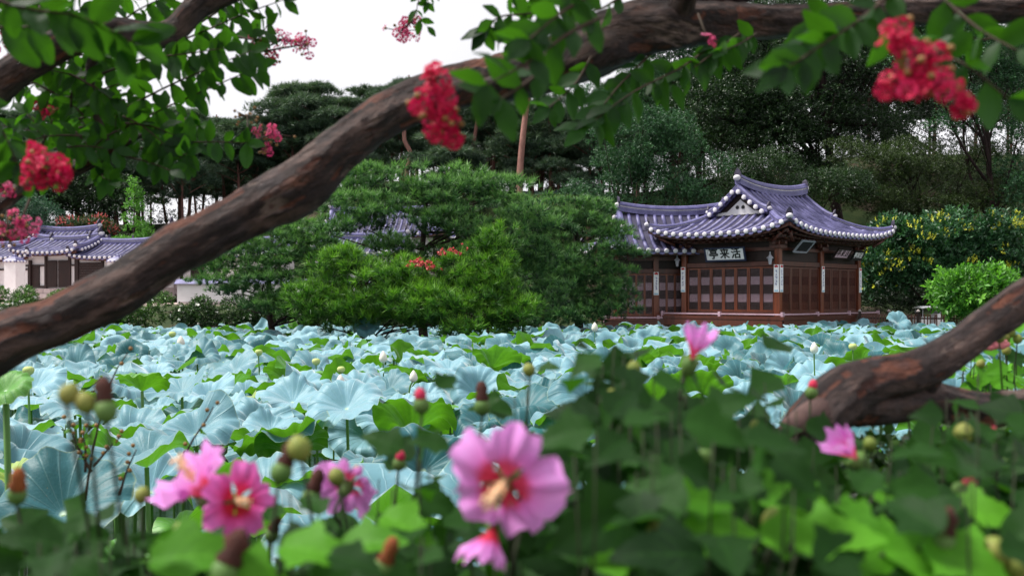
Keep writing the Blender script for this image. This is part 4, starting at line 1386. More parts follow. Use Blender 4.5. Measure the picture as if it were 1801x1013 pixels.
row_word = {0: 'front row', 1: 'second row', 2: 'crest row', 3: 'back row', 4: 'rear row', 5: 'farthest row'}
specs = []
for row, (d0, n) in enumerate(((77, 17), (84, 24), (90, 30), (97, 30), (104, 30), (111, 28))):
    for i in range(n):
        px = -120 + (i + .5) / n * (1330 if row < 2 else 2000 if row < 4 else 1500) + random.uniform(-22, 22)
        d = d0 + random.uniform(-2.5, 2.5)
        if row == 0 and (330 < px < 1020) and random.random() < .45: continue
        Hh = random.uniform(8.0, 10.2) + 3.5 * float(smooth(1050, 1300, px))
        specs.append((px, d, Hh, row))
cnt = {}
lst = []
for (px, d, Hh, row) in specs:
    zi = min(7, max(0, int((px + 60) / 240)))
    var = random.randrange(5)
    key = f'{vword[var]} pine, {row_word[row]} of the hill wood, {zones[zi]}'
    lst.append((px, d, Hh, var, key)); cnt.setdefault(key, []).append(px)
for (px, d, Hh, var, key) in lst:
    same = sorted(cnt[key])
    if len(same) > 1: key += ', ' + order(same.index(px), len(same))
    zo = 0
    if d > 100: zo = 3.0 * float(smooth(100, 112, d))
    far_pine(px, d, Hh, var, key, zoff=zo)
broadleaf_later = True
# trunks that stand out
def bare_trunk(pts, r0, r1, d, label, bark, crown_var=2):
    q = [P(px, py, d) for px, py in pts]
    b = q[0]
    e = empty('red_barked_pine', (b.x, b.y, b.z), 0, label, 'pine tree', 'red-barked pines at the edge of the wood')
    mb = MB(); sp = spline([tuple(p - b) for p in [b - Vector((0, 0, 1.5))] + q], 16)
    mb.tube(sp, [lerp(r0, r1, i / 15) for i in range(16)], 9); mb.build('trunk', M[bark], e, True)
    top = q[-1] - b
    pads = [(tuple(top + Vector((random.uniform(-1.6, 1.6), random.uniform(-1.2, 1.2), random.uniform(-.4, 1.6)))), (.9, .8, .32), 0) for _ in range(14)]
    link('crown', foliage_mesh('needles', pads, 9, T_FARNEEDLE, M['needle_far'], upper=.3), e)
bare_trunk([(913, 338), (916, 280), (922, 220), (931, 150)], .30, .19, 74, 'leaning pink-barked pine, the thickest pale trunk right of the crimson flower cluster', 'bark_pink')
bare_trunk([(826, 305), (832, 260), (843, 190)], .17, .13, 76, 'thin leaning red-barked pine just right of the crimson flower cluster', 'bark_pine')
bare_trunk([(716, 300), (722, 270), (711, 245), (713, 205)], .20, .15, 76, 'crooked grey-red pine trunk left of the crimson flower cluster', 'bark_pink')
bare_trunk([(968, 335), (967, 260), (966, 190)], .14, .11, 78, 'thin upright red pine trunk under the hanging dark leaves', 'bark_pine')
bare_trunk([(932, 335), (940, 300), (948, 240)], .18, .13, 80, 'dark slanting pine trunk beside the pink-barked pine', 'bark_dark')

# ---------------------------------------------------------------- broadleaf trees
def broadleaf(name, px, d, zbase, blobs, npads, templates, mat, label, cat='tree', seed=1, padr=(.7, 1.2), dens=11, trunk_r=.22, flat=.6, tone=.4, bark='bark_dark',
              tops=None, jit=.6, upbias=.35, group=None, blossoms=None, limbs=.35, upper=.5, trunk_h=.7):
    random.seed(seed)
    x = (px - CX) / F * d
    zb = float(gz(x, d)) if zbase is None else zbase
    e = empty(name, (x, d, zb), 0, label, cat, group)
    R0 = Vector((x, d, zb))
    mb = MB(); pads = []; outer = []
    cs = [P(b[0], b[1], d) - R0 for b in blobs]
    topz = max(c.z for c in cs)
    cx_ = sum(c.x for c in cs) / len(cs)
    tr = limb(mb, (0, 0, -.5), (cx_ * .6, 0, topz * trunk_h + .01), trunk_r, trunk_r * .4, .05, 10)
    tot = sum(b[2] * b[3] for b in blobs)
    for (b, c) in zip(blobs, cs):
        _, _, rx, ry, dm = b
        ax, az = rx / F * d, ry / F * d
        lb = limb(mb, tr[random.randrange(3, 8)], c, trunk_r * .5, trunk_r * .15, .12, 8)
        n = max(3, int(npads * rx * ry / tot))
        for _ in range(n):
            while True:
                v = Vector([random.uniform(-1, 1) for _ in range(3)])
                if 0.3 < v.length < 1: break
            p = c + Vector((v.x * ax, (-abs(v.y) if random.random() < .6 else v.y) * dm, v.z * az))
            rr = random.uniform(*padr)
            pads.append((tuple(p), (rr, rr * .9, rr * flat), random.gauss(0, .12))); outer.append(v.length > .72 and v.y < .1)
            if random.random() < limbs: limb(mb, lb[random.randrange(2, 8)], p, trunk_r * .16, .02, .12, 5)
    mb.build('trunk', M[bark], e, True)
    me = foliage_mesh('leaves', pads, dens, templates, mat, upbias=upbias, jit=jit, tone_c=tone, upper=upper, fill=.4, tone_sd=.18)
    link('crown', me, e)
    if blossoms:
        bm_, share, tv = blossoms
        Pl, Nl = [], []
        for (c, r, _t), ou in zip(pads, outer):
            if not ou or random.random() > share: continue
            Pn, N = pad_points(np.array(c), [q * 1.25 for q in r], 60, .3, .05)
            Pn, N = Pn[Pn[:, 1] < c[1]], N[Pn[:, 1] < c[1]]
            m_ = np.linalg.norm(Pn - Pn[0], axis=1) < r[0] * .75
            Pn, N = Pn[m_], N[m_]
            Pl.append(Pn); Nl.append(N)
        V, FT, T = scatter(tv[0], tv[1], np.concatenate(Pl), np.concatenate(Nl) + [0, 0, .5], np.full(sum(len(q) for q in Pl), 1.0), rng.uniform(.2, 1, sum(len(q) for q in Pl)))
        link('blossoms', np_mesh('blossoms', V, FT, bm_, tone=T, smooth=False), e)
    return e

broadleaf('broadleaf_tree', 1130, 58, None, [(1110, 260, 95, 60, 2.5), (1180, 300, 90, 70, 2.5), (1070, 340, 70, 60, 2), (1150, 230, 70, 40, 2), (1210, 360, 70, 50, 2)],
          120, T_SPRIG_S, M['leaf_mid'], 'fine-leaved green tree filling the gap between the pine wood and the pavilion roof', seed=31, padr=(.5, .95), dens=26, trunk_r=.2, flat=.8, tone=.45)
broadleaf('broadleaf_tree', 1500, 68, None, [(1400, 200, 130, 70, 3), (1300, 150, 110, 60, 3), (1500, 130, 100, 50, 3), (1330, 260, 120, 60, 3), (1450, 290, 90, 50, 3), (1250, 220, 80, 60, 3), (1560, 220, 60, 40, 2), (1420, 60, 120, 60, 3), (1560, 60, 90, 50, 3), (1280, 30, 100, 50, 3)],
          260, T_SPRIG, M['leaf_dark'], 'huge dark broadleaf tree with a thick forked trunk above the pavilion roof', seed=32, padr=(.8, 1.5), dens=10, trunk_r=.42, flat=.6, tone=.5, limbs=.5, trunk_h=.9)
broadleaf('broadleaf_tree', 1640, 62, None, [(1600, 300, 150, 28, 3), (1520, 340, 100, 28, 2.5), (1700, 345, 110, 28, 2.5), (1620, 370, 120, 26, 2.5), (1560, 265, 100, 20, 2), (1720, 270, 40, 16, 2)],
          140, T_SPRIG_S, M['leaf_olive'], 'olive-green tree with flat layered boughs behind the yellow-flowered tree', seed=33, padr=(.8, 1.4), dens=16, trunk_r=.24, flat=.28, tone=.5, upbias=.7)
broadleaf('broadleaf_tree', 1230, 74, None, [(1180, 130, 110, 60, 3), (1280, 90, 120, 50, 3), (1090, 190, 80, 40, 3), (1380, 70, 120, 40, 3), (1240, 190, 100, 40, 3), (1180, 60, 90, 50, 3), (1330, 0, 120, 50, 3), (1120, 120, 60, 40, 3)],
          170, T_SPRIG, M['leaf_mid'], 'tall mid-green tree behind the hanging leaves, above the fine-leaved tree', seed=34, padr=(.9, 1.5), dens=9, trunk_r=.3, tone=.38)
broadleaf('broadleaf_tree', 1765, 60, None, [(1770, 120, 60, 60, 2), (1700, 110, 60, 30, 2), (1790, 240, 30, 60, 2), (1640, 110, 60, 30, 2), (1700, 20, 90, 50, 2), (1600, 30, 70, 40, 2), (1790, 340, 30, 60, 2), (1680, 200, 50, 30, 2)],
          130, T_SPRIG, M['leaf_mid'], 'green broadleaf tree at the picture edge above the round bush', seed=35, padr=(.7, 1.2), dens=10, trunk_r=.2, tone=.5)
broadleaf('broadleaf_tree', 1420, 60, None, [(1400, 330, 60, 30, 2), (1330, 300, 60, 36, 2), (1470, 330, 60, 30, 2), (1290, 330, 40, 40, 2)],
          70, T_SPRIG_S, M['leaf_dark'], 'low dark tree peeping over the ridge of the pavilion', seed=36, padr=(.7, 1.2), dens=16, trunk_r=.18, tone=.6)
broadleaf('broadleaf_tree', 1560, 80, None, [(1350, 120, 120, 70, 3), (1480, 90, 120, 70, 3), (1620, 140, 120, 60, 3), (1730, 190, 90, 60, 3), (1450, 220, 140, 60, 3), (1600, 240, 110, 50, 3), (1300, 230, 90, 60, 3), (1220, 280, 80, 50, 3), (1740, 310, 80, 36, 3), (1530, 20, 140, 50, 3), (1680, 60, 100, 50, 3)],
          230, T_SPRIG, M['leaf_dark'], 'broad dark tree closing the gap behind the forked tree', seed=42, padr=(1.0, 1.7), dens=7, trunk_r=.34, flat=.6, tone=.35, upper=.6)
T_YEL = sprig_template(8, .22, .075, .9)
broadleaf('golden_rain_tree', 1640, 52, None, [(1600, 430, 90, 40, 2), (1700, 415, 80, 36, 2), (1560, 470, 60, 40, 1.6), (1760, 440, 60, 50, 2), (1650, 480, 80, 36, 1.8)],
          120, T_BIGLEAF, M['leaf_mid'], 'dark green tree covered in yellow blossom sprays beside the pavilion', seed=37, padr=(.45, .8), dens=17, trunk_r=.12, tone=.42,
          blossoms=(M['petal_yellow'], .8, T_YEL))
broadleaf('round_bush', 1715, 44, None, [(1712, 517, 70, 42, 1.5), (1712, 540, 60, 20, 1.3)], 75, T_BIGLEAF, M['leaf_bright'], 'clipped round bright green bush before the dark thicket', 'bush', seed=38, padr=(.35, .55), dens=30, trunk_r=.06, flat=.7, tone=.42, upbias=.6)
broadleaf('dark_shrub', 1560, 56, None, [(1560, 520, 80, 26, 1.5), (1650, 525, 80, 20, 1.5)], 50, T_SPRIG_S, M['leaf_dark'], 'dark low thicket behind the picket fence', 'shrub', seed=39, padr=(.6, 1.0), dens=16, trunk_r=.06, tone=.15)
broadleaf('dark_shrub', 1740, 57, None, [(1740, 500, 70, 40, 1.5)], 40, T_SPRIG_S, M['leaf_dark'], 'dark shrub behind the round bright bush', 'shrub', seed=40, padr=(.6, 1.0), dens=16, trunk_r=.06, tone=.2)
# left: behind the houses
def conifer(px, d, z, H, R, mat, label, seed, dens=20, tone=.5):
    random.seed(seed)
    x = (px - CX) / F * d
    e = empty('young_conical_tree', (x, d, z), 0, label, 'tree')
    mb = MB(); mb.tube([(0, 0, -.4), (0, 0, H * .95)], [.12, .02], 7)
    pads = []
    for i in range(100):
        t = random.random() ** 1.2
        h = H * (.1 + .88 * t); w = R * (1 - t) * random.uniform(.5, 1) ; az = random.uniform(0, 6.28)
        p = (math.cos(az) * w, math.sin(az) * w, h + random.uniform(-.2, .2)); s = .18 + .35 * (1 - t)
        pads.append((p, (s * 1.1, s * 1.1, s * .6), random.gauss(0, .12)))
        if random.random() < .3: limb(mb, (0, 0, h - .2), p, .03, .01, .05, 4)
    mb.build('trunk', M['bark_dark'], e, True)
    link('crown', foliage_mesh('leaves', pads, dens, T_SPRIG_S, mat, upbias=.6, jit=.5, tone_c=tone, upper=.5), e)
conifer(236, 66, 3.0, 7.1, 2.1, M['leaf_bright'], 'young pointed light green tree above the gate house', 51, 26, .42)
broadleaf('broadleaf_tree', 50, 70, None, [(30, 370, 70, 34, 2), (90, 395, 50, 26, 1.6), (-40, 380, 60, 40, 2)], 70, T_SPRIG_S, M['leaf_blue'],
          'blue-green layered tree behind the low tiled range at the picture edge', seed=52, padr=(.7, 1.2), dens=16, flat=.4, tone=.42)
broadleaf('flowering_crepe_myrtle', 155, 70, None, [(155, 400, 50, 16, 1.4), (130, 405, 40, 14, 1.2), (180, 402, 40, 14, 1.2)], 45, T_SPRIG_S, M['leaf_olive'],
          'low red-flowering tree glowing behind the gate house roof', seed=53, padr=(.5, .85), dens=20, flat=.5, tone=.55, blossoms=(M['petal_red_far'], .9, T_YEL))
broadleaf('broadleaf_tree', 150, 74, None, [(140, 350, 90, 36, 2), (60, 340, 70, 40, 2), (210, 345, 60, 30, 2)], 80, T_SPRIG, M['leaf_dark'],
          'dark bushy tree between the wood and the tiled roofs', seed=54, padr=(.8, 1.4), dens=11, tone=.45)
# hedges with small white blossoms
def hedge(pts, w, h0, label, mat, seed, flowers, tone=.4, hs=1.0):
    random.seed(seed)
    q = [Vector(p) for p in pts]
    c = q[0]
    e = empty('flowering_hedge', c, 0, label, 'hedge')
    pads = []; mb = MB()
    for a, b in zip(q[:-1], q[1:]):
        n = int((b - a).length / .42)
        for i in range(n):
            p = a.lerp(b, (i + random.random()) / n) - c
            for k in range(3):
                z = random.uniform(.15, h0) * hs
                r = random.uniform(.32, .5)
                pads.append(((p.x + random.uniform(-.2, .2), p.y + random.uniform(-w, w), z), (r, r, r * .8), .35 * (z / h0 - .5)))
            if i % 2 == 0: mb.tube([p, p + Vector((random.uniform(-.2, .2), 0, h0 * .7))], [.03, .012], 5)
    mb.build('stems', M['bark_dark'], e, True)
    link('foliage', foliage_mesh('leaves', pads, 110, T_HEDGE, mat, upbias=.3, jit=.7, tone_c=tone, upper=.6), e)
    n = flowers
    idx = rng.integers(0, len(pads), n)
    Pn, N = [], []
    for i in idx:
        a, b = pad_points(np.array(pads[i][0]), [r * 1.06 for r in pads[i][1]], 3, .4, 0)
        Pn.append(a[:1]); N.append(b[:1])
    tv, tf = sprig_template(6, .03, .085, .9)
    V, FT, T = scatter(tv, tf, np.concatenate(Pn), np.concatenate(N), rng.uniform(.7, 1.3, n), rng.uniform(.2, 1, n))
    link('blossoms', np_mesh('blossoms', V, FT, M['petal_white'], tone=T, smooth=False), e)
hedge([(-13.9, 41.6, .45), (-11.0, 41.8, .45), (-7.2, 42.2, .45)], .35, 1.45, 'dark green hedge with scattered white blossoms under the arching branch', M['leaf_hedge'], 61, 110, .22)
hedge([(-27, 41.5, .5), (-20, 41.6, .5), (-14.8, 41.6, .45)], .4, 1.75, 'lighter green hedge with white blossoms before the gate house', M['leaf_hedge'], 62, 170, .62)
hedge([(-7.6, 43.8, .5), (-3, 44.5, .5), (1.0, 44.5, .5)], .4, 1.3, 'dark hedge in the shade behind the low pine', M['leaf_hedge'], 63, 20, .2)

# pale garden wall glimpsed under the pines
e = empty('garden_wall', P(330, 500, 52) * 1.0, -.03, 'pale low garden wall glimpsed under the spreading pine', 'wall')
e.location.z = 1.7
mb = MB(); mb.box((4.5, 0, .45), (10, .3, 1.5)); mb.build('wall_body', M['plaster'], e)
for r_ in range(2):
    for k in range(20):
        mb = MB(); mb.box((-.3 + k * .5 + .1 * r_, -.17, -.1 + .26 * r_), (.46, .1, .23)); mb.build('stone', M['stone'], e)
mb = MB(); mb.sweep([(-.6, 0, 1.2), (9.6, 0, 1.2)], [(-.35, 0), (0, .25), (.35, 0)]); mb.build('coping', M['tile'], e)

# ---------------------------------------------------------------- picket fence and the little cart
p0 = P(1512, 560, 46.5); p1 = P(1830, 560, 44.5)
fe = empty('picket_fence', (p0.x, p0.y, .38), 0, 'dark brown wooden picket fence running from the pavilion to the leaning trunk', 'fence')
d = Vector((p1.x - p0.x, p1.y - p0.y, 0)); L = d.length; n = d / L; R = Matrix.Rotation(math.atan2(d.y, d.x), 3, 'Z')
pk = MB(); pk.box((0, 0, .5), (.05, .03, 1.0)); pk.add([(-.025, -.015, 1.0), (.025, -.015, 1.0), (.025, .015, 1.0), (-.025, .015, 1.0), (0, 0, 1.07)], [(0, 1, 4), (1, 2, 4), (2, 3, 4), (3, 0, 4)])
pme = pk.mesh('picket', M['wood'])
for i in range(int(L / .14)):
    v = n * (i * .14)
    o = link('picket', pme, fe, v, (0, random.gauss(0, .02), math.atan2(d.y, d.x)))
for k in range(7):
    v = n * (k * L / 6)
    mb = MB(); mb.box((v.x, v.y, .58), (.13, .13, 1.16), R); mb.build('fence_post', M['wood_dark'], fe)
    mb = MB(); mb.lathe((v.x, v.y, 1.16), [(.09, 0), (.09, .03), (.03, .10), (.01, .11)], 8); mb.build('post_cap', M['stone'], fe)
for z in (.3, .85):
    mb = MB(); c = d / 2; mb.box((c.x, c.y + .03, z), (L, .04, .07), R); mb.build('fence_rail', M['wood_dark'], fe)

cp = P(1632, 560, 50.5)
ct = empty('golf_cart', (cp.x, cp.y, float(gz(cp.x, cp.y))), .15, 'small white roofed cart parked behind the picket fence', 'cart')
zr_ = EYE - 18 / F * 50.5 - ct.location.z
mb = MB()
mb.grid([[(-.60 + 1.2 * i / 6, -.42 + .84 * j / 4, zr_ + .02 - .05 * (abs(i - 3) / 3) ** 3 - .04 * (abs(j - 2) / 2) ** 3) for j in range(5)] for i in range(7)])
o = mb.build('cart_roof', M['white'], ct, True); s_ = o.modifiers.new('thickness', 'SOLIDIFY'); s_.thickness = .07
for sx in (-.48, .46):
    for sy in (-.34, .34):
        mb = MB(); mb.tube([(sx * 1.05, sy, .45), (sx, sy, zr_ - .03)], .018, 6); mb.build('roof_pillar', M['metal'], ct)
mb = MB()
prof = [(-.62, .22), (-.62, .75), (-.45, .82), (-.10, .80), (-.05, .42), (.26, .42), (.32, .95), (.44, .98), (.70, .55), (.70, .22)]
k = len(prof)
mb.add([(a, -.36, b) for a, b in prof] + [(a, .36, b) for a, b in prof], [tuple(range(k)), tuple(reversed(range(k, 2 * k)))] + [(i, k + i, k + (i + 1) % k, (i + 1) % k) for i in range(k)])
mb.build('cart_body', M['white'], ct)
mb = MB(); mb.box((-.28, 0, .66), (.34, .6, .10)); mb.box((-.46, 0, .84), (.09, .6, .34), Matrix.Rotation(-.15, 3, 'Y')); mb.build('seat', M['rubber'], ct)
mb = MB(); mb.box((.50, 0, .9), (.02, .62, .44), Matrix.Rotation(-.2, 3, 'Y')); mb.build('windscreen', M['metal'], ct)
for sx in (-.42, .46):
    for sy in (-.36, .36):
        mb = MB(); mb.lathe((sx, sy, .17), [(.10, -.05), (.17, -.045), (.17, .045), (.10, .05)], 14, rot=Matrix.Rotation(PI / 2, 3, 'X')); mb.build('wheel', M['rubber'], ct, True)

# undergrowth on the wooded slope
random.seed(91)
pads = []
for k in range(620):
    x = random.uniform(-62, 62); y = random.uniform(63, 93)
    if abs(x) > y * .58: continue
    r = random.uniform(.5, 1.1)
    h = random.uniform(.1, .9) if y < 84 else random.uniform(.1, 1.3)
    pads.append(((x, y, float(gz(x, y)) + h), (r * 1.3, r, r * .75), random.gauss(0, .15)))
ug = link('undergrowth', foliage_mesh('undergrowth', pads, 4, T_SPRIG, M['leaf_dark'], upbias=.4, jit=.7, tone_c=.45, upper=.3))
tag(ug, 'dark undergrowth covering the wooded slope below the pine trunks', 'undergrowth', kind='stuff')
# ================================================================== NEAR PLANTS
def mat_bark():
    t = NT('peeling_crepe_myrtle_bark')
    uv = t.n('UVMap').outputs[0]
    mp = t.n('Mapping'); mp.inputs['Scale'].default_value = (1, 0.32, 1); t.l(uv, mp.inputs['Vector'])
    v = mp.outputs[0]
    co = t.coord('Object')
    big = t.noise(15, 6, v, .68)
    mid = t.noise(34, 6, v, .7)
    oth = t.noise(11, 5, co, .6)
    col = t.mix(t.ramp(mid, .3, .7), (0.006, 0.004, 0.005), (0.048, 0.027, 0.025))
    rust = t.ramp(big, .575, .66)
    col = t.mix(t.math('MULTIPLY', rust, .65), col, (0.22, 0.085, 0.052))
    pale = t.ramp(t.noise(12, 5, mp.outputs[0], .6), .57, .62)
    col = t.mix(t.math('MULTIPLY', pale, .7), col, (0.22, 0.155, 0.13))
    at = t.n('Attribute', attribute_name='tone')
    col = t.mix(t.math('MULTIPLY', t.ramp(at.outputs['Fac'], .55, .95), .72), col, t.mix(t.ramp(mid, .4, .6), (0.042, 0.030, 0.030), (0.14, 0.085, 0.072)))
    col = t.mix(t.math('MULTIPLY', t.ramp(at.outputs['Fac'], .40, .10), .8), col, t.mix(t.ramp(mid, .4, .6), (0.20, 0.065, 0.035), (0.07, 0.025, 0.02)))
    dark = t.ramp(t.noise(50, 5, v, .75), .42, .30)
    col = t.mix(t.math('MULTIPLY', dark, .8), col, (0.012, 0.008, 0.009))
    col = t.mix(t.math('MULTIPLY', t.ramp(oth, .55, .75), .35), col, (0.10, 0.085, 0.10))
    h = t.math('ADD', t.math('MULTIPLY', rust, -.35), t.math('ADD', t.math('MULTIPLY', pale, -.3), mid))
    return t.done(t.princ(col, .72, .35, t.bump(h, 1.0, .022)))
M['bark'] = mat_bark()
M['twig'] = plain('reddish_twig', (0.055, 0.028, 0.020), (0.035, 0.03, 0.015), 20, .7, .3, .3, .002)
M['hstem'] = plain('hibiscus_stem', (0.022, 0.040, 0.012), (0.026, 0.026, 0.014), 20, .7, .3, .3, .002)
M['cutwood'] = plain('pale_pruned_wood', (0.15, 0.085, 0.075), (0.07, 0.042, 0.04), 20, .8, .3, .4, .003)

def near_leaf_mat(name, a, b, under, trans, tcol, gloss=.35, veins=7, spec=.28):
    t = NT(name)
    uv = t.n('UVMap'); sx = t.n('SeparateXYZ'); t.l(uv.outputs[0], sx.inputs[0])
    x = t.math('ABSOLUTE', t.math('SUBTRACT', sx.outputs[0], .5)); y = sx.outputs[1]
    oi = t.n('ObjectInfo'); ge = t.n('NewGeometry')
    rnd = t.math('FRACT', t.math('ADD', oi.outputs['Random'], ge.outputs['Random Per Island']))
    co = t.coord('Object')
    col = t.mix(rnd, a, b)
    col = t.mix(t.math('MULTIPLY', t.ramp(t.noise(40, 4, co), .35, .7), .35), col, a)
    w = t.math('ABSOLUTE', t.math('SUBTRACT', t.math('FRACT', t.math('ADD', t.math('MULTIPLY', y, veins), t.math('MULTIPLY', x, -5.0))), .5))
    vein = t.math('MAXIMUM', t.ramp(w, .07, .02), t.ramp(x, .022, .008))
    col = t.mix(t.math('MULTIPLY', vein, .35), col, tuple(q * 1.9 for q in b))
    col = t.mix(ge.outputs['Backfacing'], col, under)
    p = t.princ(col, gloss, spec, t.bump(vein, -.3, .002))
    tr = t.n('BsdfTranslucent'); 
    tc = t.mix(t.math('MULTIPLY', vein, .5), tcol, tuple(q * .4 for q in tcol)); t.l(tc, tr.inputs[0])
    mx = t.n('MixShader', i_0=trans); t.l(p, mx.inputs[1]); t.l(tr.outputs[0], mx.inputs[2])
    return t.done(mx.outputs[0])
M['cleaf'] = near_leaf_mat('crepe_myrtle_leaf', (0.007, 0.022, 0.008), (0.013, 0.040, 0.010), (0.015, 0.042, 0.014), .25, (0.12, 0.42, 0.015), .5, spec=.16)
M['hleaf'] = near_leaf_mat('hibiscus_leaf', (0.004, 0.018, 0.004), (0.018, 0.068, 0.008), (0.022, 0.065, 0.014), .22, (0.08, 0.30, 0.015), .6, spec=.14)
M['hleaf_bright'] = near_leaf_mat('bright_and_sunlit_leaf', (0.05, 0.18, 0.010), (0.10, 0.31, 0.018), (0.08, 0.22, 0.03), .34, (0.22, 0.60, 0.03), .55, spec=.16)  # sunlight painted into hibiscus leaf colour; own bright green on other plants

def bark_tube(name, path, parent, seed, rings=140, seg=30, mat='bark', knots=0.14):
    """path: (x, y, z, radius) control points, world minus the parent's place; a lumpy limb with UV in metres"""
    sp = spline(path, rings)
    pts, rad = sp[:, :3], np.maximum(sp[:, 3], .001)
    V, uv, tn = [], [], []
    L = 0
    a = None
    off = Vector((seed * 3.1, seed * 1.7, 0))
    for i in range(rings):
        t = Vector(pts[min(i + 1, rings - 1)] - pts[max(i - 1, 0)]).normalized()
        if a is None: a = t.cross(Vector((0, 0, 1)) if abs(t.z) < .9 else Vector((1, 0, 0))).normalized()
        a = (a - t * a.dot(t)).normalized(); b = t.cross(a)
        if i: L += float(np.linalg.norm(pts[i] - pts[i - 1]))
        c = Vector(pts[i]); r = rad[i]
        for j in range(seg + 1):
            th = 2 * PI * (j % seg) / seg
            d = a * math.cos(th) + b * math.sin(th)
            q = c + d * r
            pv = mnoise.noise(Vector((math.cos(th) * 1.3, math.sin(th) * 1.3, L * 5.0)) + off * 2) + .45 * mnoise.noise(Vector((math.cos(th) * 3.4, math.sin(th) * 3.4, L * 13)) + off) + .2 * mnoise.noise(q * 60)
            plate = min(1, max(0, (pv - .02) / .10)); p2 = min(1, max(0, (-.30 - pv) / .07))
            tn.append(.5 + .5 * plate if plate > p2 else .5 - .5 * p2)
            nn = mnoise.noise(q * 9 + off) * .9 + mnoise.noise(q * 24 + off) * .35 + mnoise.noise(Vector((math.cos(th) * 1.6, math.sin(th) * 1.6, L * 1.5)) + off) * 1.1
            V.append(c + d * (r * (1 + knots * nn) - .0022 * plate - .0035 * p2)); uv.append((j / seg * 2 * PI * r, L))
    FT = []
    n = seg + 1
    for i in range(rings - 1):
        for j in range(seg):
            FT.append((i * n + j, i * n + j + 1, (i + 1) * n + j + 1, (i + 1) * n + j))
    me = np_mesh(name, np.array([tuple(v) for v in V]), np.array(FT), M[mat], tone=np.array(tn), uv=np.array(uv), nper=4)
    return link(name, me, parent)

def PR(px, py, diam, d):
    p = P(px, py, d)
    return (p.x, p.y, p.z, diam / 2 / F * d)
def rel(path, o):
    return [(a - o.x, b - o.y, c - o.z, r) for a, b, c, r in path]

# leaf meshes
def leaf_mesh(name, mat, kind, k):
    rd = random.Random(k * 7 + len(kind))
    nu, nv = (7, 17)
    V, uv = [], []
    for j in range(nv):
        v = j / (nv - 1)
        if kind == 'oval': w = .29 * (math.sin(PI * min(1, v * .96 + .02)) ** .62) * (1 - .10 * v)
        else:
            w = .36 * (math.sin(PI * min(1, v * .93 + .05)) ** .7) * (1.25 - .75 * v)
            w *= 1 + .42 * math.exp(-((v - .34) / .09) ** 2) - .16 * math.exp(-((v - .55) / .08) ** 2)                    # side lobes
            w *= 1 + .075 * (1 if j % 2 else -1) * (v > .2)                      # coarse teeth
        for i in range(nu):
            u = (i / (nu - 1)) * 2 - 1
            x = u * w
            z = abs(u) * w * .25 - .22 * v * v + .02 * math.sin(v * 11 + k) * abs(u) + rd.uniform(-.006, .006)
            V.append((x, v, z)); uv.append((i / (nu - 1), v))
    V.append((0, -.12, .02)); V.append((.012, 0, 0)); V.append((-.012, 0, 0)); uv += [(.5, 0)] * 3
    n0 = nu * nv
    FT = []
    for j in range(nv - 1):
        for i in range(nu - 1):
            a = j * nu + i
            FT += [(a, a + 1, a + nu + 1), (a, a + nu + 1, a + nu)]
    FT.append((n0, n0 + 1, n0 + 2))
    return np_mesh(name, np.array(V), np.array(FT), mat, uv=np.array(uv))
CLEAF = [leaf_mesh('leaf', M['cleaf'], 'oval', k) for k in range(4)]
HLEAF = [leaf_mesh('leaf', M['hleaf'], 'lobed', k) for k in range(4)]
HBRIGHT = [leaf_mesh('leaf', M['hleaf_bright'], 'lobed', k) for k in range(3)]

def coarse(me):
    """a light copy of a leaf for the ones too far from view to be told apart"""
    n = len(me.vertices); v = np.empty(n * 3, np.float32); me.vertices.foreach_get('co', v); v = v.reshape(-1, 3)[:119].reshape(17, 7, 3)
    q = v[[0, 5, 10, 16]][:, [0, 3, 6]].reshape(-1, 3)
    uvq = np.array([(a / 2, b) for b in (0, .3, .6, 1) for a in range(3)])
    f = []
    for j in range(3):
        for i in range(2):
            a = j * 3 + i; f += [(a, a + 1, a + 4), (a, a + 4, a + 3)]
    return q, np.array(f), uvq
LOWRES = {}
CLEAR = [(876, 868, 118, .9), (372, 850, 55, 1.1), (420, 872, 45, 1.1), (610, 845, 45, 1.25), (1222, 605, 45, 1.2), (1492, 782, 35, 1.2), (765, 195, 50, 1.3), (1625, 120, 70, 1.1), (75, 300, 45, 1.55),
         (1740, 625, 60, 2.3), (1430, 700, 45, 1.5), (640, 640, 60, 1.5)]
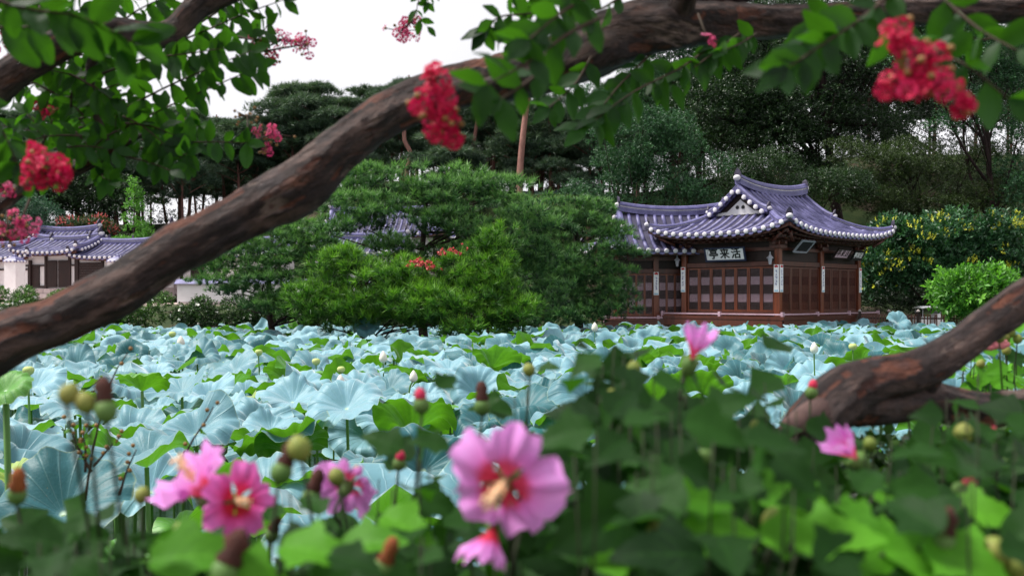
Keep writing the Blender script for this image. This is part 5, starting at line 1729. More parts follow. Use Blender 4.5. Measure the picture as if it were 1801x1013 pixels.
class Plant:
    """gathers the leaves of one plant: the 280 largest in view become parts, the rest one part of kind stuff"""
    def __init__(self, root): self.root, self.leaves = root, []
    def leaf(self, parent, pos, direction, normal, size, meshes):
        w = pos + self.root.location + Vector(direction).normalized() * size * .5
        qx, qy = CX + w.x / max(w.y, .05) * F, HY - (w.z - EYE) / max(w.y, .05) * F
        if w.y < .55: return
        for zx, zy, zr, zd in CLEAR:
            if w.y < zd and (qx - zx) ** 2 + (qy - zy) ** 2 < (zr + size * .3 / w.y * F) ** 2: return       # pruned so that the bloom is free
        y = Vector(direction).normalized()
        z = Vector(normal) - y * Vector(normal).dot(y)
        z = z.normalized() if z.length > 1e-4 else y.orthogonal().normalized()
        x = y.cross(z)
        m = Matrix((x, y, z)).transposed()
        self.leaves.append((size / max(.3, (pos + self.root.location).y), parent, pos, m, size, random.choice(meshes)))
    def finish(self, limit=280):
        self.leaves.sort(key=lambda q: -q[0])
        rest = self.leaves[limit:]
        for _, parent, pos, m, s, me in self.leaves[:limit]:
            o = link('leaf', me, parent or self.root)
            o.matrix_local = Matrix.Translation(pos) @ m.to_4x4() @ Matrix.Diagonal((s, s, s, 1))
        if rest:
            Vs, Fs, Us, b = [], [], [], 0
            for _, parent, pos, m, s, me in rest:
                if me.name not in LOWRES: LOWRES[me.name] = coarse(me)
                v, f, uvv = LOWRES[me.name]; n = len(v)
                Vs.append(v @ (np.array(m) * s).T + np.array(pos)); Fs.append(f + b); Us.append(uvv); b += n
            o = link('leaves', np_mesh('leaves', np.concatenate(Vs), np.concatenate(Fs), rest[0][5].materials[0], uv=np.concatenate(Us)), self.root)
            o['kind'] = 'stuff'

def twig(pl, pts, size=.05, step=.030, r=.0032, meshes=None, face=.7, droop=.25, name='twig', start=.12, mat='twig', single=False):
    """pts: (px, py, d) path; opposite leaves along it"""
    meshes = meshes or CLEAF
    o0 = pl.root.location
    sp = spline([tuple(P(*p) - o0) for p in pts], 18)
    mb = MB(); mb.tube(sp, [lerp(r, r * .35, i / 17) for i in range(18)], 5)
    t = mb.build(name, M[mat], pl.root, True)
    L = sum(float(np.linalg.norm(sp[i + 1] - sp[i])) for i in range(17))
    n = max(2, int(L / step))
    for i in range(n + 1):
        u = start + (1 - start) * i / n
        f = u * 17; k = min(16, int(f)); p = Vector(sp[k] + (sp[k + 1] - sp[k]) * (f - k))
        tan = Vector(sp[k + 1] - sp[k]).normalized()
        view = (Vector((0, 0, EYE)) - (p + o0)).normalized()
        side = tan.cross(view)
        if side.length < .1: side = tan.orthogonal()
        side.normalize()
        for s in ((-1, 1) if not single else (random.choice((-1, 1)),)):
            if random.random() < .10: continue
            d = tan * random.uniform(.2, .6) + side * s * random.uniform(.6, 1) + Vector((0, 0, -droop)) + Vector([random.gauss(0, .22) for _ in range(3)])
            nrm = view * face * random.choice((1, 1, -1)) + Vector((0, 0, random.uniform(.1, .8))) + Vector([random.gauss(0, .35) for _ in range(3)])
            pl.leaf(t, p, d, nrm, size * random.uniform(.7, 1.15), meshes)
        if i == n: pl.leaf(t, p, tan, view + Vector((0, 0, .4)), size * .9, meshes)
    return t

# florets
def floret_mesh(k, mat):
    rd = random.Random(k)
    V, FT = [], []
    for q in range(6):
        a = q * PI / 3 + rd.uniform(-.2, .2); lift = rd.uniform(-.2, .7)
        ax = Vector((math.cos(a), math.sin(a), lift)).normalized(); sd = Vector((-math.sin(a), math.cos(a), 0)); up = ax.cross(sd)
        b = len(V)
        for j, (v, w) in enumerate(((.1, .03), (.50, .04), (.66, .30), (.88, .42), (1.0, .22))):
            for i in range(5):
                u = (i / 4 - .5) * 2
                V.append(tuple(ax * v + sd * u * w * (1 + rd.uniform(-.1, .1)) + up * (rd.uniform(-.14, .14) * (v > .5) - .1 * v * v)))
        for j in range(4):
            for i in range(4):
                c = b + j * 5 + i
                FT += [(c, c + 1, c + 6), (c, c + 6, c + 5)]
    return np_mesh('floret', np.array(V), np.array(FT), mat, tone=np.array([random.Random(k + 5).uniform(.2, .9)] * len(V)))
M['crimson'] = leafmat('crimson_crepe_petals', (0.46, 0.003, 0.035), (0.68, 0.006, 0.075), (0.85, 0.03, 0.17), trans=.30, tcol=(0.95, 0.02, 0.16), rough=.6)
M['pinkp'] = leafmat('rose_pink_crepe_petals', (0.62, 0.03, 0.12), (0.80, 0.06, 0.22), (0.88, 0.20, 0.40), trans=.35, tcol=(0.95, 0.1, 0.3), rough=.6)
M['budred'] = plain('reddish_round_bud', (0.30, 0.06, 0.03), (0.25, 0.22, 0.05), 60, .5, .4, 0)
FLO = {'crimson': [floret_mesh(k, M['crimson']) for k in range(4)], 'pink': [floret_mesh(k + 9, M['pinkp']) for k in range(4)]}
bm_ = MB(); bm_.lathe((0, 0, 0), [(.3, -.9), (.9, -.4), (1, .2), (.6, .85), (.1, 1)], 8)
BUD = bm_.mesh('round_bud', M['budred'], True)
def cluster(root, px, py, rx, ry, n, d, col='crimson', size=.016, buds=3, stem=None):
    n, size = int(n * 1.5), size * .74
    o0 = root.location
    c = P(px, py, d) - o0
    sx, sz_ = rx / F * d, ry / F * d
    mb = MB()
    st = P(*stem) - o0 if stem else c + Vector((random.uniform(-.03, .03), .02, .06))
    mb.tube([st, c.lerp(st, .3), c], [.003, .0025, .0015], 5)
    items = []
    for i in range(n + buds):
        v = Vector([random.gauss(0, .75) for _ in range(3)])
        if v.length > 1.5: v = v.normalized() * 1.45
        p = c + Vector((v.x * sx, v.y * min(sx, sz_), v.z * sz_))
        mb.tube([c.lerp(p, .15), p], [.0014, .001], 4, False)
        items.append(p)
    cl = mb.build('flower_cluster', M['twig'], root, True)
    for i, p in enumerate(items):
        if i < n:
            o = link('floret', random.choice(FLO[col]), cl, p)
            q = (p - c + Vector((0, -.02, 0)) + Vector([random.gauss(0, .01) for _ in range(3)]))
            o.rotation_euler = q.to_track_quat('Z', 'Y').to_euler(); s = size * random.uniform(.8, 1.2); o.scale = (s, s, s)
        else:
            link('round_bud', BUD, cl, p + (p - c) * .2, None, (.0042,) * 3)
    return cl

# ---------------------------------------------------------------- the arching tree
random.seed(5)
r0 = Vector((-1.75, 1.75, .5))
arch = empty('crepe_myrtle_tree', r0, 0, 'old crepe myrtle whose thick mottled limb arches across the whole view over the pond', 'tree', 'crepe myrtles on the near bank')
path = [(r0.x - .05, 1.75, .1, .085), (r0.x - .12, 1.75, .7, .075), PR(-330, 860, 108, 1.75), PR(-150, 700, 104, 1.78), PR(0, 603, 99, 1.8), PR(100, 566, 93, 1.82), PR(200, 513, 93, 1.85), PR(300, 447, 88, 1.88),
        PR(400, 394, 88, 1.9), PR(480, 352, 92, 1.92), PR(532, 322, 92, 1.94), PR(590, 268, 80, 1.97), PR(650, 220, 74, 2.0), PR(700, 191, 74, 2.03), PR(770, 164, 72, 2.06),
        PR(850, 148, 78, 2.1), PR(930, 130, 84, 2.13), PR(1000, 107, 96, 2.15), PR(1060, 80, 104, 2.18), PR(1130, 58, 92, 2.2), PR(1210, 46, 80, 2.23), PR(1300, 42, 68, 2.27),
        PR(1400, 38, 60, 2.3), PR(1500, 30, 54, 2.32), PR(1600, 22, 50, 2.35), PR(1800, 20, 46, 2.4), PR(2050, 0, 40, 2.4), PR(2400, -60, 26, 2.5), PR(2700, -160, 6, 2.6)]
bark_tube('trunk', rel(path, r0), arch, 1, rings=520, seg=54, knots=.15)
bark_tube('branch', rel([PR(1010, 100, 80, 2.16), PR(1090, 40, 56, 2.2), PR(1180, 8, 44, 2.25), PR(1330, -20, 40, 2.3), PR(1500, -60, 34, 2.4), PR(1700, -140, 18, 2.5), PR(1850, -220, 5, 2.6)], r0), arch, 2, rings=60, seg=22)
pl = Plant(arch)
twig(pl, [(1060, 30, 1.35), (1000, 60, 1.3), (930, 110, 1.25), (855, 150, 1.22)], .054, .040, face=.9)
twig(pl, [(1040, -10, 1.35), (985, 25, 1.3), (930, 70, 1.25)], .052, .036, face=.9)
twig(pl, [(960, 120, 1.3), (920, 150, 1.28), (880, 175, 1.25)], .052, .040, face=.9)
twig(pl, [(1020, -20, 2.0), (950, 20, 1.95), (880, 30, 1.9), (855, 55, 1.9)], .05, .030)
twig(pl, [(960, -20, 2.0), (935, 30, 2.0), (905, 75, 1.95)], .05, .030)
twig(pl, [(1040, 100, 2.1), (1010, 150, 2.05), (965, 190, 2.0)], .055, .034, droop=.6)
twig(pl, [(1265, 70, 2.2), (1200, 118, 2.1), (1110, 165, 2.0), (1030, 225, 1.95)], .062, .034, droop=.5)
twig(pl, [(1150, 90, 2.2), (1090, 150, 2.1), (1050, 200, 2.0)], .058, .036, droop=.6)
twig(pl, [(1300, 60, 2.2), (1260, 90, 2.15), (1180, 150, 2.1)], .055, .036, droop=.6)
twig(pl, [(1330, 60, 2.2), (1300, 78, 2.1), (1270, 90, 2.0)], .05, .04, droop=.6)
twig(pl, [(1590, -30, 1.3), (1520, 30, 1.25), (1460, 70, 1.2), (1385, 120, 1.18)], .052, .028, face=.9)
twig(pl, [(1480, 20, 1.5), (1420, 60, 1.45), (1400, 100, 1.4)], .062, .04, face=.9, droop=.6)
twig(pl, [(1545, 30, 1.3), (1610, 85, 1.25), (1690, 110, 1.2), (1775, 175, 1.18)], .052, .032, face=.9)
twig(pl, [(1650, -10, 1.3), (1720, 50, 1.25), (1790, 90, 1.2)], .052, .032, face=.9)
twig(pl, [(1780, 60, 1.9), (1730, 70, 1.9), (1690, 60, 1.9)], .05, .04)
twig(pl, [(742, -20, 2.4), (733, 25, 2.4), (752, 48, 2.4)], .032, .03, r=.0015)
twig(pl, [(760, -20, 2.4), (752, 5, 2.4)], .03, .03, r=.0015)
twig(pl, [(1100, -10, 1.9), (1060, 15, 1.85), (1030, 22, 1.8)], .055, .03, face=.8)
# unseen twigs added overhead for shade, and to leaf the limb from other viewpoints
for k in range(60):
    px = random.uniform(700, 1850); py = random.uniform(-260, -70); d = random.uniform(1.6, 2.8)
    twig(pl, [(px, py, d), (px + random.uniform(-90, 90), py + random.uniform(-50, 40), d - .05), (px + random.uniform(-160, 160), py + random.uniform(-60, 30), d - .1)], .055, .045)
# unseen crown over path and bank, added to shade the foreground plants
for q in ([(-1.80, 2.38, 2.2, .045), (-1.5, 1.6, 3.0, .03), (-.5, 1.0, 3.5, .01)], [(.36, 2.22, 2.80, .03), (.50, 1.7, 3.25, .02), (.9, .8, 3.5, .01)], [(1.23, 2.40, 2.89, .025), (1.6, 1.8, 3.2, .015), (1.9, .9, 3.4, .006)]):
    bark_tube('branch', rel(q, r0), arch, int(abs(q[0][0]) * 10) + 20, rings=30, seg=12)
for k in range(190):
    a = Vector((random.uniform(-2.2, 2.2), random.uniform(.2, 2.8), random.uniform(3.15, 4.0)))
    b = a + Vector((random.uniform(-.4, .4), random.uniform(-.4, .4), random.uniform(-.15, .15)))
    tp = [(CX + p.x / p.y * F, HY - (p.z - EYE) / p.y * F, p.y) for p in (a, a.lerp(b, .5)) ] + [(CX + b.x / max(b.y, .15) * F, HY - (b.z - EYE) / max(b.y, .15) * F, max(b.y, .15))]
    twig(pl, tp, .06, .05)
pl.finish()
for a in ((760, 172, 24, 34, 20, 1.25), (786, 232, 20, 13, 10, 1.25), (775, 205, 18, 16, 6, 1.25)): cluster(arch, *a, size=.0155, buds=6, stem=(800, 150, 1.35))
for a in ((1618, 105, 32, 26, 15, 1.04), (1595, 150, 30, 18, 11, 1.04), (1648, 150, 26, 22, 10, 1.04), (1578, 62, 16, 22, 8, 1.04), (1693, 176, 10, 16, 6, 1.04)): cluster(arch, *a, size=.0135, buds=5, stem=(1600, 60, 1.15))
cluster(arch, 705, 55, 26, 13, 12, 2.6, 'pink', .016, 4, (735, 30, 2.6)); cluster(arch, 722, 40, 16, 6, 4, 2.6, 'pink', .014, 2, (735, 30, 2.6))
cluster(arch, 1245, 72, 10, 8, 3, 2.0, 'pink', .014, 1)

# ---------------------------------------------------------------- the leafy tree at the upper left
r1 = Vector((-1.95, 2.45, .5))
left = empty('crepe_myrtle_tree', r1, 0, 'leafy crepe myrtle with crimson flower clusters reaching in above the tiled houses', 'tree', 'crepe myrtles on the near bank')
bark_tube('trunk', rel([(r1.x, 2.45, .1, .09), (r1.x + .05, 2.42, 1.1, .075), (r1.x + .15, 2.38, 2.2, .06), PR(-180, 260, 80, 2.32), PR(-80, 195, 72, 2.3), PR(0, 145, 68, 2.3), PR(60, 103, 64, 2.3), PR(120, 72, 56, 2.32), PR(200, 57, 52, 2.35),
                        PR(260, 64, 50, 2.37), PR(305, 55, 47, 2.4), PR(350, 12, 45, 2.42), PR(430, -30, 42, 2.45), PR(560, -110, 36, 2.5), PR(700, -230, 20, 2.6), PR(800, -330, 5, 2.7)], r1), left, 3, rings=260, seg=40)
bark_tube('branch', rel([(r1.x + .1, 2.4, 2.0, .045), PR(-100, 430, 44, 2.4), PR(-20, 375, 38, 2.42), PR(30, 338, 28, 2.45), PR(80, 313, 30, 2.47), PR(140, 292, 30, 2.5), PR(200, 262, 18, 2.5), PR(255, 235, 8, 2.5)], r1), left, 4, rings=80, seg=20)
bark_tube('branch', rel([PR(190, 62, 26, 2.36), PR(160, 120, 20, 2.42), PR(165, 190, 16, 2.48), PR(190, 250, 9, 2.5)], r1), left, 6, rings=40, seg=14)
pl = Plant(left)
D = 2.55
for q in ([(280, 88), (360, 55), (430, 25), (500, 0)], [(225, 188), (300, 150), (370, 120), (442, 90)], [(245, 262), (310, 252), (380, 250), (436, 252)],
          [(200, 235), (280, 195), (370, 155), (455, 118)], [(300, 40), (280, 10), (260, -30)], [(200, 50), (240, 20), (290, -5)], [(330, 55), (400, 10), (440, -20)],
          [(180, 130), (250, 105), (330, 95), (395, 85)], [(240, 210), (300, 225), (350, 222)], [(270, 60), (330, 100), (350, 150)], [(150, 90), (120, 60), (90, 20)],
          [(200, 270), (260, 285), (300, 300)], [(250, 245), (300, 280), (330, 270)], [(190, 290), (180, 310), (195, 318)], [(400, 60), (450, 70), (470, 45)]):
    dd = D + random.uniform(-.15, .15)
    twig(pl, [(a, b, dd - .05 * i) for i, (a, b) in enumerate(q)], .054, .031)
for k in range(44):
    a = random.uniform(0, 2 * PI); c = (random.uniform(70, 240), random.uniform(120, 270))
    L = random.uniform(60, 120); dd = random.uniform(2.35, 2.9)
    e = (c[0] + math.cos(a) * L, c[1] + math.sin(a) * L * .55)
    twig(pl, [(c[0], c[1], dd), ((c[0] + e[0]) / 2, (c[1] + e[1]) / 2 - 6, dd), (e[0], e[1], dd)], .054, .034)
for k in range(10):
    c = (random.uniform(-60, 120), random.uniform(0, 110)); dd = random.uniform(2.3, 2.7)
    twig(pl, [(c[0], c[1], dd), (c[0] + random.uniform(20, 60), c[1] + random.uniform(-40, 40), dd), (c[0] + random.uniform(50, 100), c[1] + random.uniform(-60, 40), dd)], .052, .034)
twig(pl, [(-60, -20, 1.35), (40, 15, 1.35), (140, 30, 1.35), (235, 75, 1.4)], .064, .030, face=.9)
twig(pl, [(-60, 40, 1.5), (20, 50, 1.5), (90, 40, 1.5)], .062, .034, face=.9)
twig(pl, [(-60, 170, 1.6), (0, 225, 1.6), (30, 290, 1.6)], .06, .036, face=.9)
for k in range(60):  # unseen twigs added above the frame to shade the leaf mass
    px = random.uniform(-300, 600); py = random.uniform(-300, -70); d = random.uniform(1.8, 3.0)
    twig(pl, [(px, py, d), (px + random.uniform(-90, 90), py + random.uniform(-50, 40), d), (px + random.uniform(-160, 160), py + random.uniform(-60, 30), d)], .055, .045)
pl.finish()
for a in ((72, 305, 34, 18, 18, 1.5), (58, 268, 8, 12, 5, 1.5), (102, 300, 12, 14, 6, 1.5)): cluster(left, *a, size=.017, buds=3, stem=(30, 340, 1.6))
for a in ((35, 395, 30, 16, 12, 2.2, 'pink'), (15, 418, 24, 12, 8, 2.2, 'pink'), (10, 60, 16, 28, 9, 2.4, 'pink'), (75, 50, 12, 9, 4, 2.4, 'pink'), (12, 332, 10, 10, 5, 2.4, 'pink'), (80, 192, 14, 10, 4, 2.4, 'crimson'),
          (500, 70, 36, 12, 12, 2.6, 'pink'), (540, 78, 12, 14, 6, 2.6, 'pink'), (475, 103, 11, 8, 4, 2.6, 'crimson'), (450, 58, 8, 12, 3, 2.6, 'pink'),
          (480, 236, 26, 12, 9, 2.6, 'pink'), (470, 262, 8, 12, 3, 2.6, 'pink')):
    cluster(left, *a, size=.015, buds=7, stem=((440, 95, 2.55) if a[0] > 440 and a[1] < 150 else (436, 252, 2.5) if a[0] > 440 else None))
cluster(left, 435, 205, 24, 14, 0, 2.6, 'pink', .015, 14, (436, 252, 2.5))

# ---------------------------------------------------------------- leaning trunk at the lower right
r2 = Vector((.42, 1.5, .5))
low_t = empty('crepe_myrtle_tree', r2, 0, 'low leaning crepe myrtle trunk that forks behind the hibiscus, with one pale pruned stub', 'tree', 'crepe myrtles on the near bank')
bark_tube('trunk', rel([(.40, 1.5, .1, .075), (.41, 1.5, .9, .065), PR(1345, 1000, 118, 1.52), PR(1372, 880, 108, 1.54), PR(1402, 800, 100, 1.56), PR(1440, 735, 96, 1.58), PR(1485, 692, 94, 1.6), PR(1540, 668, 84, 1.62), PR(1610, 652, 74, 1.65),
                        PR(1680, 615, 72, 1.68), PR(1740, 572, 68, 1.7), PR(1801, 528, 68, 1.72), PR(1900, 455, 64, 1.75), PR(2060, 330, 56, 1.8), PR(2250, 120, 40, 1.9), PR(2450, -150, 18, 2.0), PR(2550, -300, 4, 2.1)], r2), low_t, 7, rings=300, seg=48, knots=.10)
bark_tube('branch', rel([PR(1480, 720, 70, 1.6), PR(1560, 712, 66, 1.66), PR(1640, 704, 62, 1.72), PR(1720, 722, 62, 1.76), PR(1801, 712, 58, 1.8), PR(1920, 690, 52, 1.85), PR(2100, 640, 36, 1.95), PR(2280, 540, 5, 2.1)], r2), low_t, 8, rings=150, seg=36)
bark_tube('branch', rel([PR(1620, 690, 40, 1.7), PR(1650, 660, 26, 1.69), PR(1660, 640, 16, 1.68)], r2), low_t, 9, rings=20, seg=14)
q0, q1 = P(1455, 715, 1.58) - r2, P(1388, 752, 1.5) - r2
mb = MB(); mb.tube([q0, q0.lerp(q1, .6), q1, q1 + (q1 - q0) * .03], [.026, .019, .015, .009], 14, wob=lambda p, r: r * .15 * mnoise.noise(p * 60)); mb.build('pruned_stub', M['cutwood'], low_t, True)

# ================================================================== HIBISCUS
def mat_petal(name, tip, mid, throat, tr):
    t = NT(name)
    uv = t.n('UVMap'); sx = t.n('SeparateXYZ'); t.l(uv.outputs[0], sx.inputs[0])
    x, y = sx.outputs[0], sx.outputs[1]
    rib = t.math('ABSOLUTE', t.math('SUBTRACT', t.math('FRACT', t.math('MULTIPLY', x, 9.0)), .5))
    col = t.mix(t.ramp(y, .52, .82), mid, tip)
    col = t.mix(t.ramp(y, .60, .44), col, throat)
    col = t.mix(t.math('MULTIPLY', t.ramp(rib, .12, .0), .35), col, mid)
    p = t.princ(col, .6, .3, t.bump(rib, .25, .002))
    b = t.n('BsdfTranslucent'); t.l(t.mix(.3, col, tr), b.inputs[0])
    mx = t.n('MixShader', i_0=.38); t.l(p, mx.inputs[1]); t.l(b.outputs[0], mx.inputs[2])
    return t.done(mx.outputs[0])
M['petal'] = mat_petal('pink_hibiscus_petal', (0.86, 0.36, 0.84), (0.88, 0.20, 0.66), (0.70, 0.004, 0.015), (0.95, 0.40, 0.85))
M['petal_deep'] = mat_petal('deep_pink_hibiscus_petal', (0.86, 0.20, 0.62), (0.84, 0.05, 0.28), (0.55, 0.005, 0.01), (0.8, 0.1, 0.35))
M['petal_faded'] = plain('faded_rose_petal', (0.72, 0.26, 0.26), (0.6, 0.15, 0.2), 40, .7, .3, .2, .002)
M['stamen'] = plain('cream_orange_stamen', (0.82, 0.45, 0.22), (0.85, 0.66, 0.45), 60, .7, .3, .4, .002)
M['calyx'] = plain('green_calyx', (0.07, 0.16, 0.03), (0.12, 0.20, 0.05), 40, .6, .3, .2, .002)
M['budyellow'] = plain('yellow_green_bud', (0.13, 0.22, 0.03), (0.26, 0.24, 0.06), 30, .6, .3, .3, .002)
M['budtip'] = plain('red_bud_tip', (0.62, 0.02, 0.06), (0.5, 0.03, 0.09), 30, .6, .3, .2, .002)
M['withered'] = plain('withered_brown_bloom', (0.10, 0.030, 0.020), (0.045, 0.018, 0.015), 45, .8, .3, .6, .004, (3, 3, .6))
M['withered_orange'] = plain('withered_orange_bloom', (0.34, 0.10, 0.025), (0.16, 0.045, 0.02), 45, .8, .3, .6, .004, (3, 3, .6))

def petal_mesh(k, open_, mat):
    rd = random.Random(k * 3 + 1)
    nu, nv = 11, 12
    V, uv = [], []
    ph = [rd.uniform(0, 6) for _ in range(4)]
    A1 = math.radians(lerp(16, 84, open_)); wk = rd.uniform(.9, 1.12); lk = rd.uniform(.9, 1.1)
    for j in range(nv):
        v = j / (nv - 1)
        A = lerp(math.radians(14), A1, v ** .55)
        for i in range(nu):
            u = (i / (nu - 1)) * 2 - 1
            w = lerp(.18, .70, min(1, v * 1.25) ** .8) * wk * (1 - .25 * max(0, v - .8) / .2) * (1 - .0 * v)
            vv = lk * v * (1 - (.06 + .14 * open_) * abs(u) ** 2.4 * (v > .5)) * (1 + .05 * math.sin(u * 6 + ph[3]) * v + .03 * math.sin(u * 15 + ph[2]) * v)
            th = u * w * lerp(1.25, 1, open_)
            ruff = (v > .40) * (v - .40) * (.32 * math.sin(u * 6 + ph[0]) + .10 * math.sin(u * 13 + ph[1]))
            R_ = vv * math.sin(A); Z_ = vv * math.cos(A) + ruff * (.3 + .7 * open_) + .05 * u * v - (open_ ** 2) * .18 * v ** 3
            V.append((R_ * math.cos(th), R_ * math.sin(th), Z_)); uv.append((i / (nu - 1), v))
    FT = []
    for j in range(nv - 1):
        for i in range(nu - 1):
            a = j * nu + i
            FT += [(a, a + 1, a + nu + 1), (a, a + nu + 1, a + nu)]
    return np_mesh('petal', np.array(V), np.array(FT), mat, uv=np.array(uv))
def hib_flower(root, px, py, d, Rr, view, open_=1.0, mat='petal', seed=1, stem_to=None, spin=0, holes=()):
    """view: the direction the flower faces"""
    random.seed(seed)
    pos = P(px, py, d) - root.location
    ax = Vector(view).normalized()
    m = ax.to_track_quat('Z', 'Y').to_matrix().to_4x4()
    base = pos
    mb = MB()
    mb.lathe((0, 0, 0), [(.02 * Rr, -.34 * Rr), (.14 * Rr, -.26 * Rr), (.20 * Rr, -.05 * Rr), (.22 * Rr, .12 * Rr)], 10)
    for k in range(5):
        a = k * 2 * PI / 5
        mb.add([(math.cos(a + s) * .19 * Rr, math.sin(a + s) * .19 * Rr, .05 * Rr) for s in (-.4, .4)] + [(math.cos(a) * .34 * Rr, math.sin(a) * .34 * Rr, .26 * Rr)], [(0, 1, 2)])
    fl = mb.build('flower', M['calyx'], root, True)
    fl.matrix_local = Matrix.Translation(base) @ m
    for k in range(5):
        if k in holes: continue
        o = link('petal', petal_mesh(seed * 10 + k, min(1, max(0, open_ + random.uniform(-.06, .06))), M[mat]), fl)
        o.rotation_euler = (0, 0, spin + k * 2 * PI / 5); o.scale = (Rr,) * 3
    if open_ > .3:
        mb = MB()
        mb.tube([(0, 0, 0), (0, .02 * Rr, .45 * Rr), (.02 * Rr, .03 * Rr, .92 * Rr)], [.06 * Rr, .06 * Rr, .04 * Rr], 8)
        for k in range(46):
            z = random.uniform(.35, .95) * Rr; a = random.uniform(0, 6.28); r = .055 * Rr
            p = Vector((math.cos(a) * r * 1.9, math.sin(a) * r * 1.9 + .02 * Rr, z))
            mb.box(p, (.035 * Rr, .035 * Rr, .035 * Rr), Euler((a, z, a)).to_matrix())
        mb.build('stamen', M['stamen'], fl, True)
    # pedicel
    b = base - ax * .32 * Rr
    e_ = (P(*stem_to) - root.location) if stem_to else b + Vector((0, .02, -.22))
    mb = MB(); mb.tube(spline([tuple(b), tuple(b - ax * .02 + Vector((0, 0, -.01))), tuple(b.lerp(e_, .6)), tuple(e_)], 10), .0022, 6)
    mb.build('flower_stem', M['hstem'], root, True)
    return fl
def bud(root, px, py, d, r, kind='yellow', tilt=0.2, drop=.12):
    pos = P(px, py, d) - root.location
    rot = Euler((random.uniform(-.3, .3), tilt, 0)).to_matrix()
    mb = MB()
    mb.tube([pos + Vector((random.uniform(-.02, .02), .02, -drop)), pos - rot @ Vector((0, 0, r * .8))], .0017, 5); mb.mi = 0
    base = mb.build('bud_stem', M['hstem'], root, True)
    mb = MB(); mb.lathe(pos, [(.25 * r, -1.1 * r), (.8 * r, -.7 * r), (1.0 * r, 0), (.85 * r, .5 * r), (.5 * r, .9 * r), (.1 * r, 1.1 * r)], 12, rot=rot)
    if kind == 'yellow': mb.build('bud', M['budyellow'], root, True)
    elif kind == 'red':
        mb.build('bud', M['calyx'], root, True)
        mb = MB(); mb.lathe(pos, [(.6 * r, .55 * r), (.72 * r, 1.0 * r), (.6 * r, 1.6 * r), (.2 * r, 2.0 * r)], 10, rot=rot); mb.build('bud_tip', M['budtip'], root, True)
    else:
        mt = M['withered_orange'] if kind == 'orange' else M['withered']
        mb.build('bud', M['calyx'], root, True)
        mb = MB(); n = 12
        prof = [(.55 * r, .3 * r), (.85 * r, .9 * r), (.62 * r, 1.5 * r), (.78 * r, 2.1 * r), (.42 * r, 2.8 * r), (.1 * r, 3.0 * r)]
        mb.lathe(pos, [(a * random.uniform(.85, 1.15), b) for a, b in prof], 9, rot=rot); mb.build('withered_bloom', mt, root, True)

def top_profile(px):
    xs_ = [-200, 0, 60, 150, 230, 300, 400, 500, 570, 640, 700, 760, 850, 930, 1000, 1060, 1120, 1200, 1270, 1350, 1450, 1520, 1600, 1680, 1740, 1801, 2000]
    ys_ = [900, 900, 930, 900, 880, 905, 915, 870, 905, 880, 780, 800, 830, 800, 800, 660, 640, 680, 690, 710, 770, 790, 760, 720, 730, 740, 740]
    return float(np.interp(px, xs_, ys_))
def stem(pl, top, d, lean=0.0, length=.55, size=.07, step=.038, meshes=None, leafless=.0, r=.0017):
    """one upright shoot: top = (px, py); leaves spiral down from the tip"""
    o0 = pl.root.location
    t = P(top[0], top[1], d)
    g0 = float(gz(t.x, t.y))
    b = Vector((t.x + lean, t.y + random.uniform(-.05, .15), max(g0 - .05, t.z - 1.5)))
    mid = t.lerp(b, .45) + Vector((random.uniform(-.03, .03), random.uniform(-.03, .03), 0))
    sp = spline([tuple(b - o0), tuple(mid - o0), tuple(t - o0)], 20)
    mb = MB(); mb.tube(sp, [lerp(r * 1.8, r * .5, i / 19) for i in range(20)], 6)
    s = mb.build('stem', M['hstem'], pl.root, True)
    n = int(length / step)
    az = random.uniform(0, 6.28)
    for i in range(n):
        h = i * step
        zt = t.z - o0.z - h
        k = int(np.argmin(np.abs(sp[:, 2] - zt))); p = Vector(sp[k])
        az += 2.2 + random.uniform(-.4, .4)
        sc = size * (.55 + .45 * min(1, (i + 1) / 3)) * random.uniform(.75, 1.15)
        d_ = Vector((math.cos(az), math.sin(az) * .7, random.uniform(-.6, .5)))
        nrm = Vector((math.cos(az) * -.3, math.sin(az) * -.3 - .9, .9)) + Vector([random.gauss(0, .35) for _ in range(3)])
        pet = p + d_.normalized() * .025
        pl.leaf(s, pet, d_, nrm, sc, meshes or HLEAF)
    return s

random.seed(9)
bounds = [-250, 180, 480, 700, 960, 1180, 1420, 1640, 2100]
labs = ['hibiscus shrub with brown withered heads above the dark teal lotus leaf', 'hibiscus shrub bearing the two overlapping pink flowers in profile',
        'hibiscus shrub bearing the pale pink flower turned away and an orange withered bloom', 'hibiscus shrub bearing the large open pink flower with a red throat',
        'tall dark hibiscus shrub topped by the half-closed pink flower over the pond', 'hibiscus shrub with paired yellow-green buds and broad blurred leaves',
        'hibiscus shrub with the folded pink bud in front of the leaning trunk', 'hibiscus shrub with bright lobed leaves below the leaning trunk, at the picture corner']
shrubs, plants = [], []
for i, lab in enumerate(labs):
    c = (bounds[i] + bounds[i + 1]) / 2
    c = min(1850, max(-50, c)); x = (c - CX) / F * 1.15
    e = empty('hibiscus_shrub', (x, 1.15, .5), 0, lab, 'hibiscus', 'hibiscus shrubs along the near bank')
    shrubs.append(e); plants.append(Plant(e))
def which(px):
    for i in range(8):
        if bounds[i] <= px < bounds[i + 1]: return i
    return 7
def S(px, py, d, **kw): stem(plants[which(px)], (px, py), d, **kw)
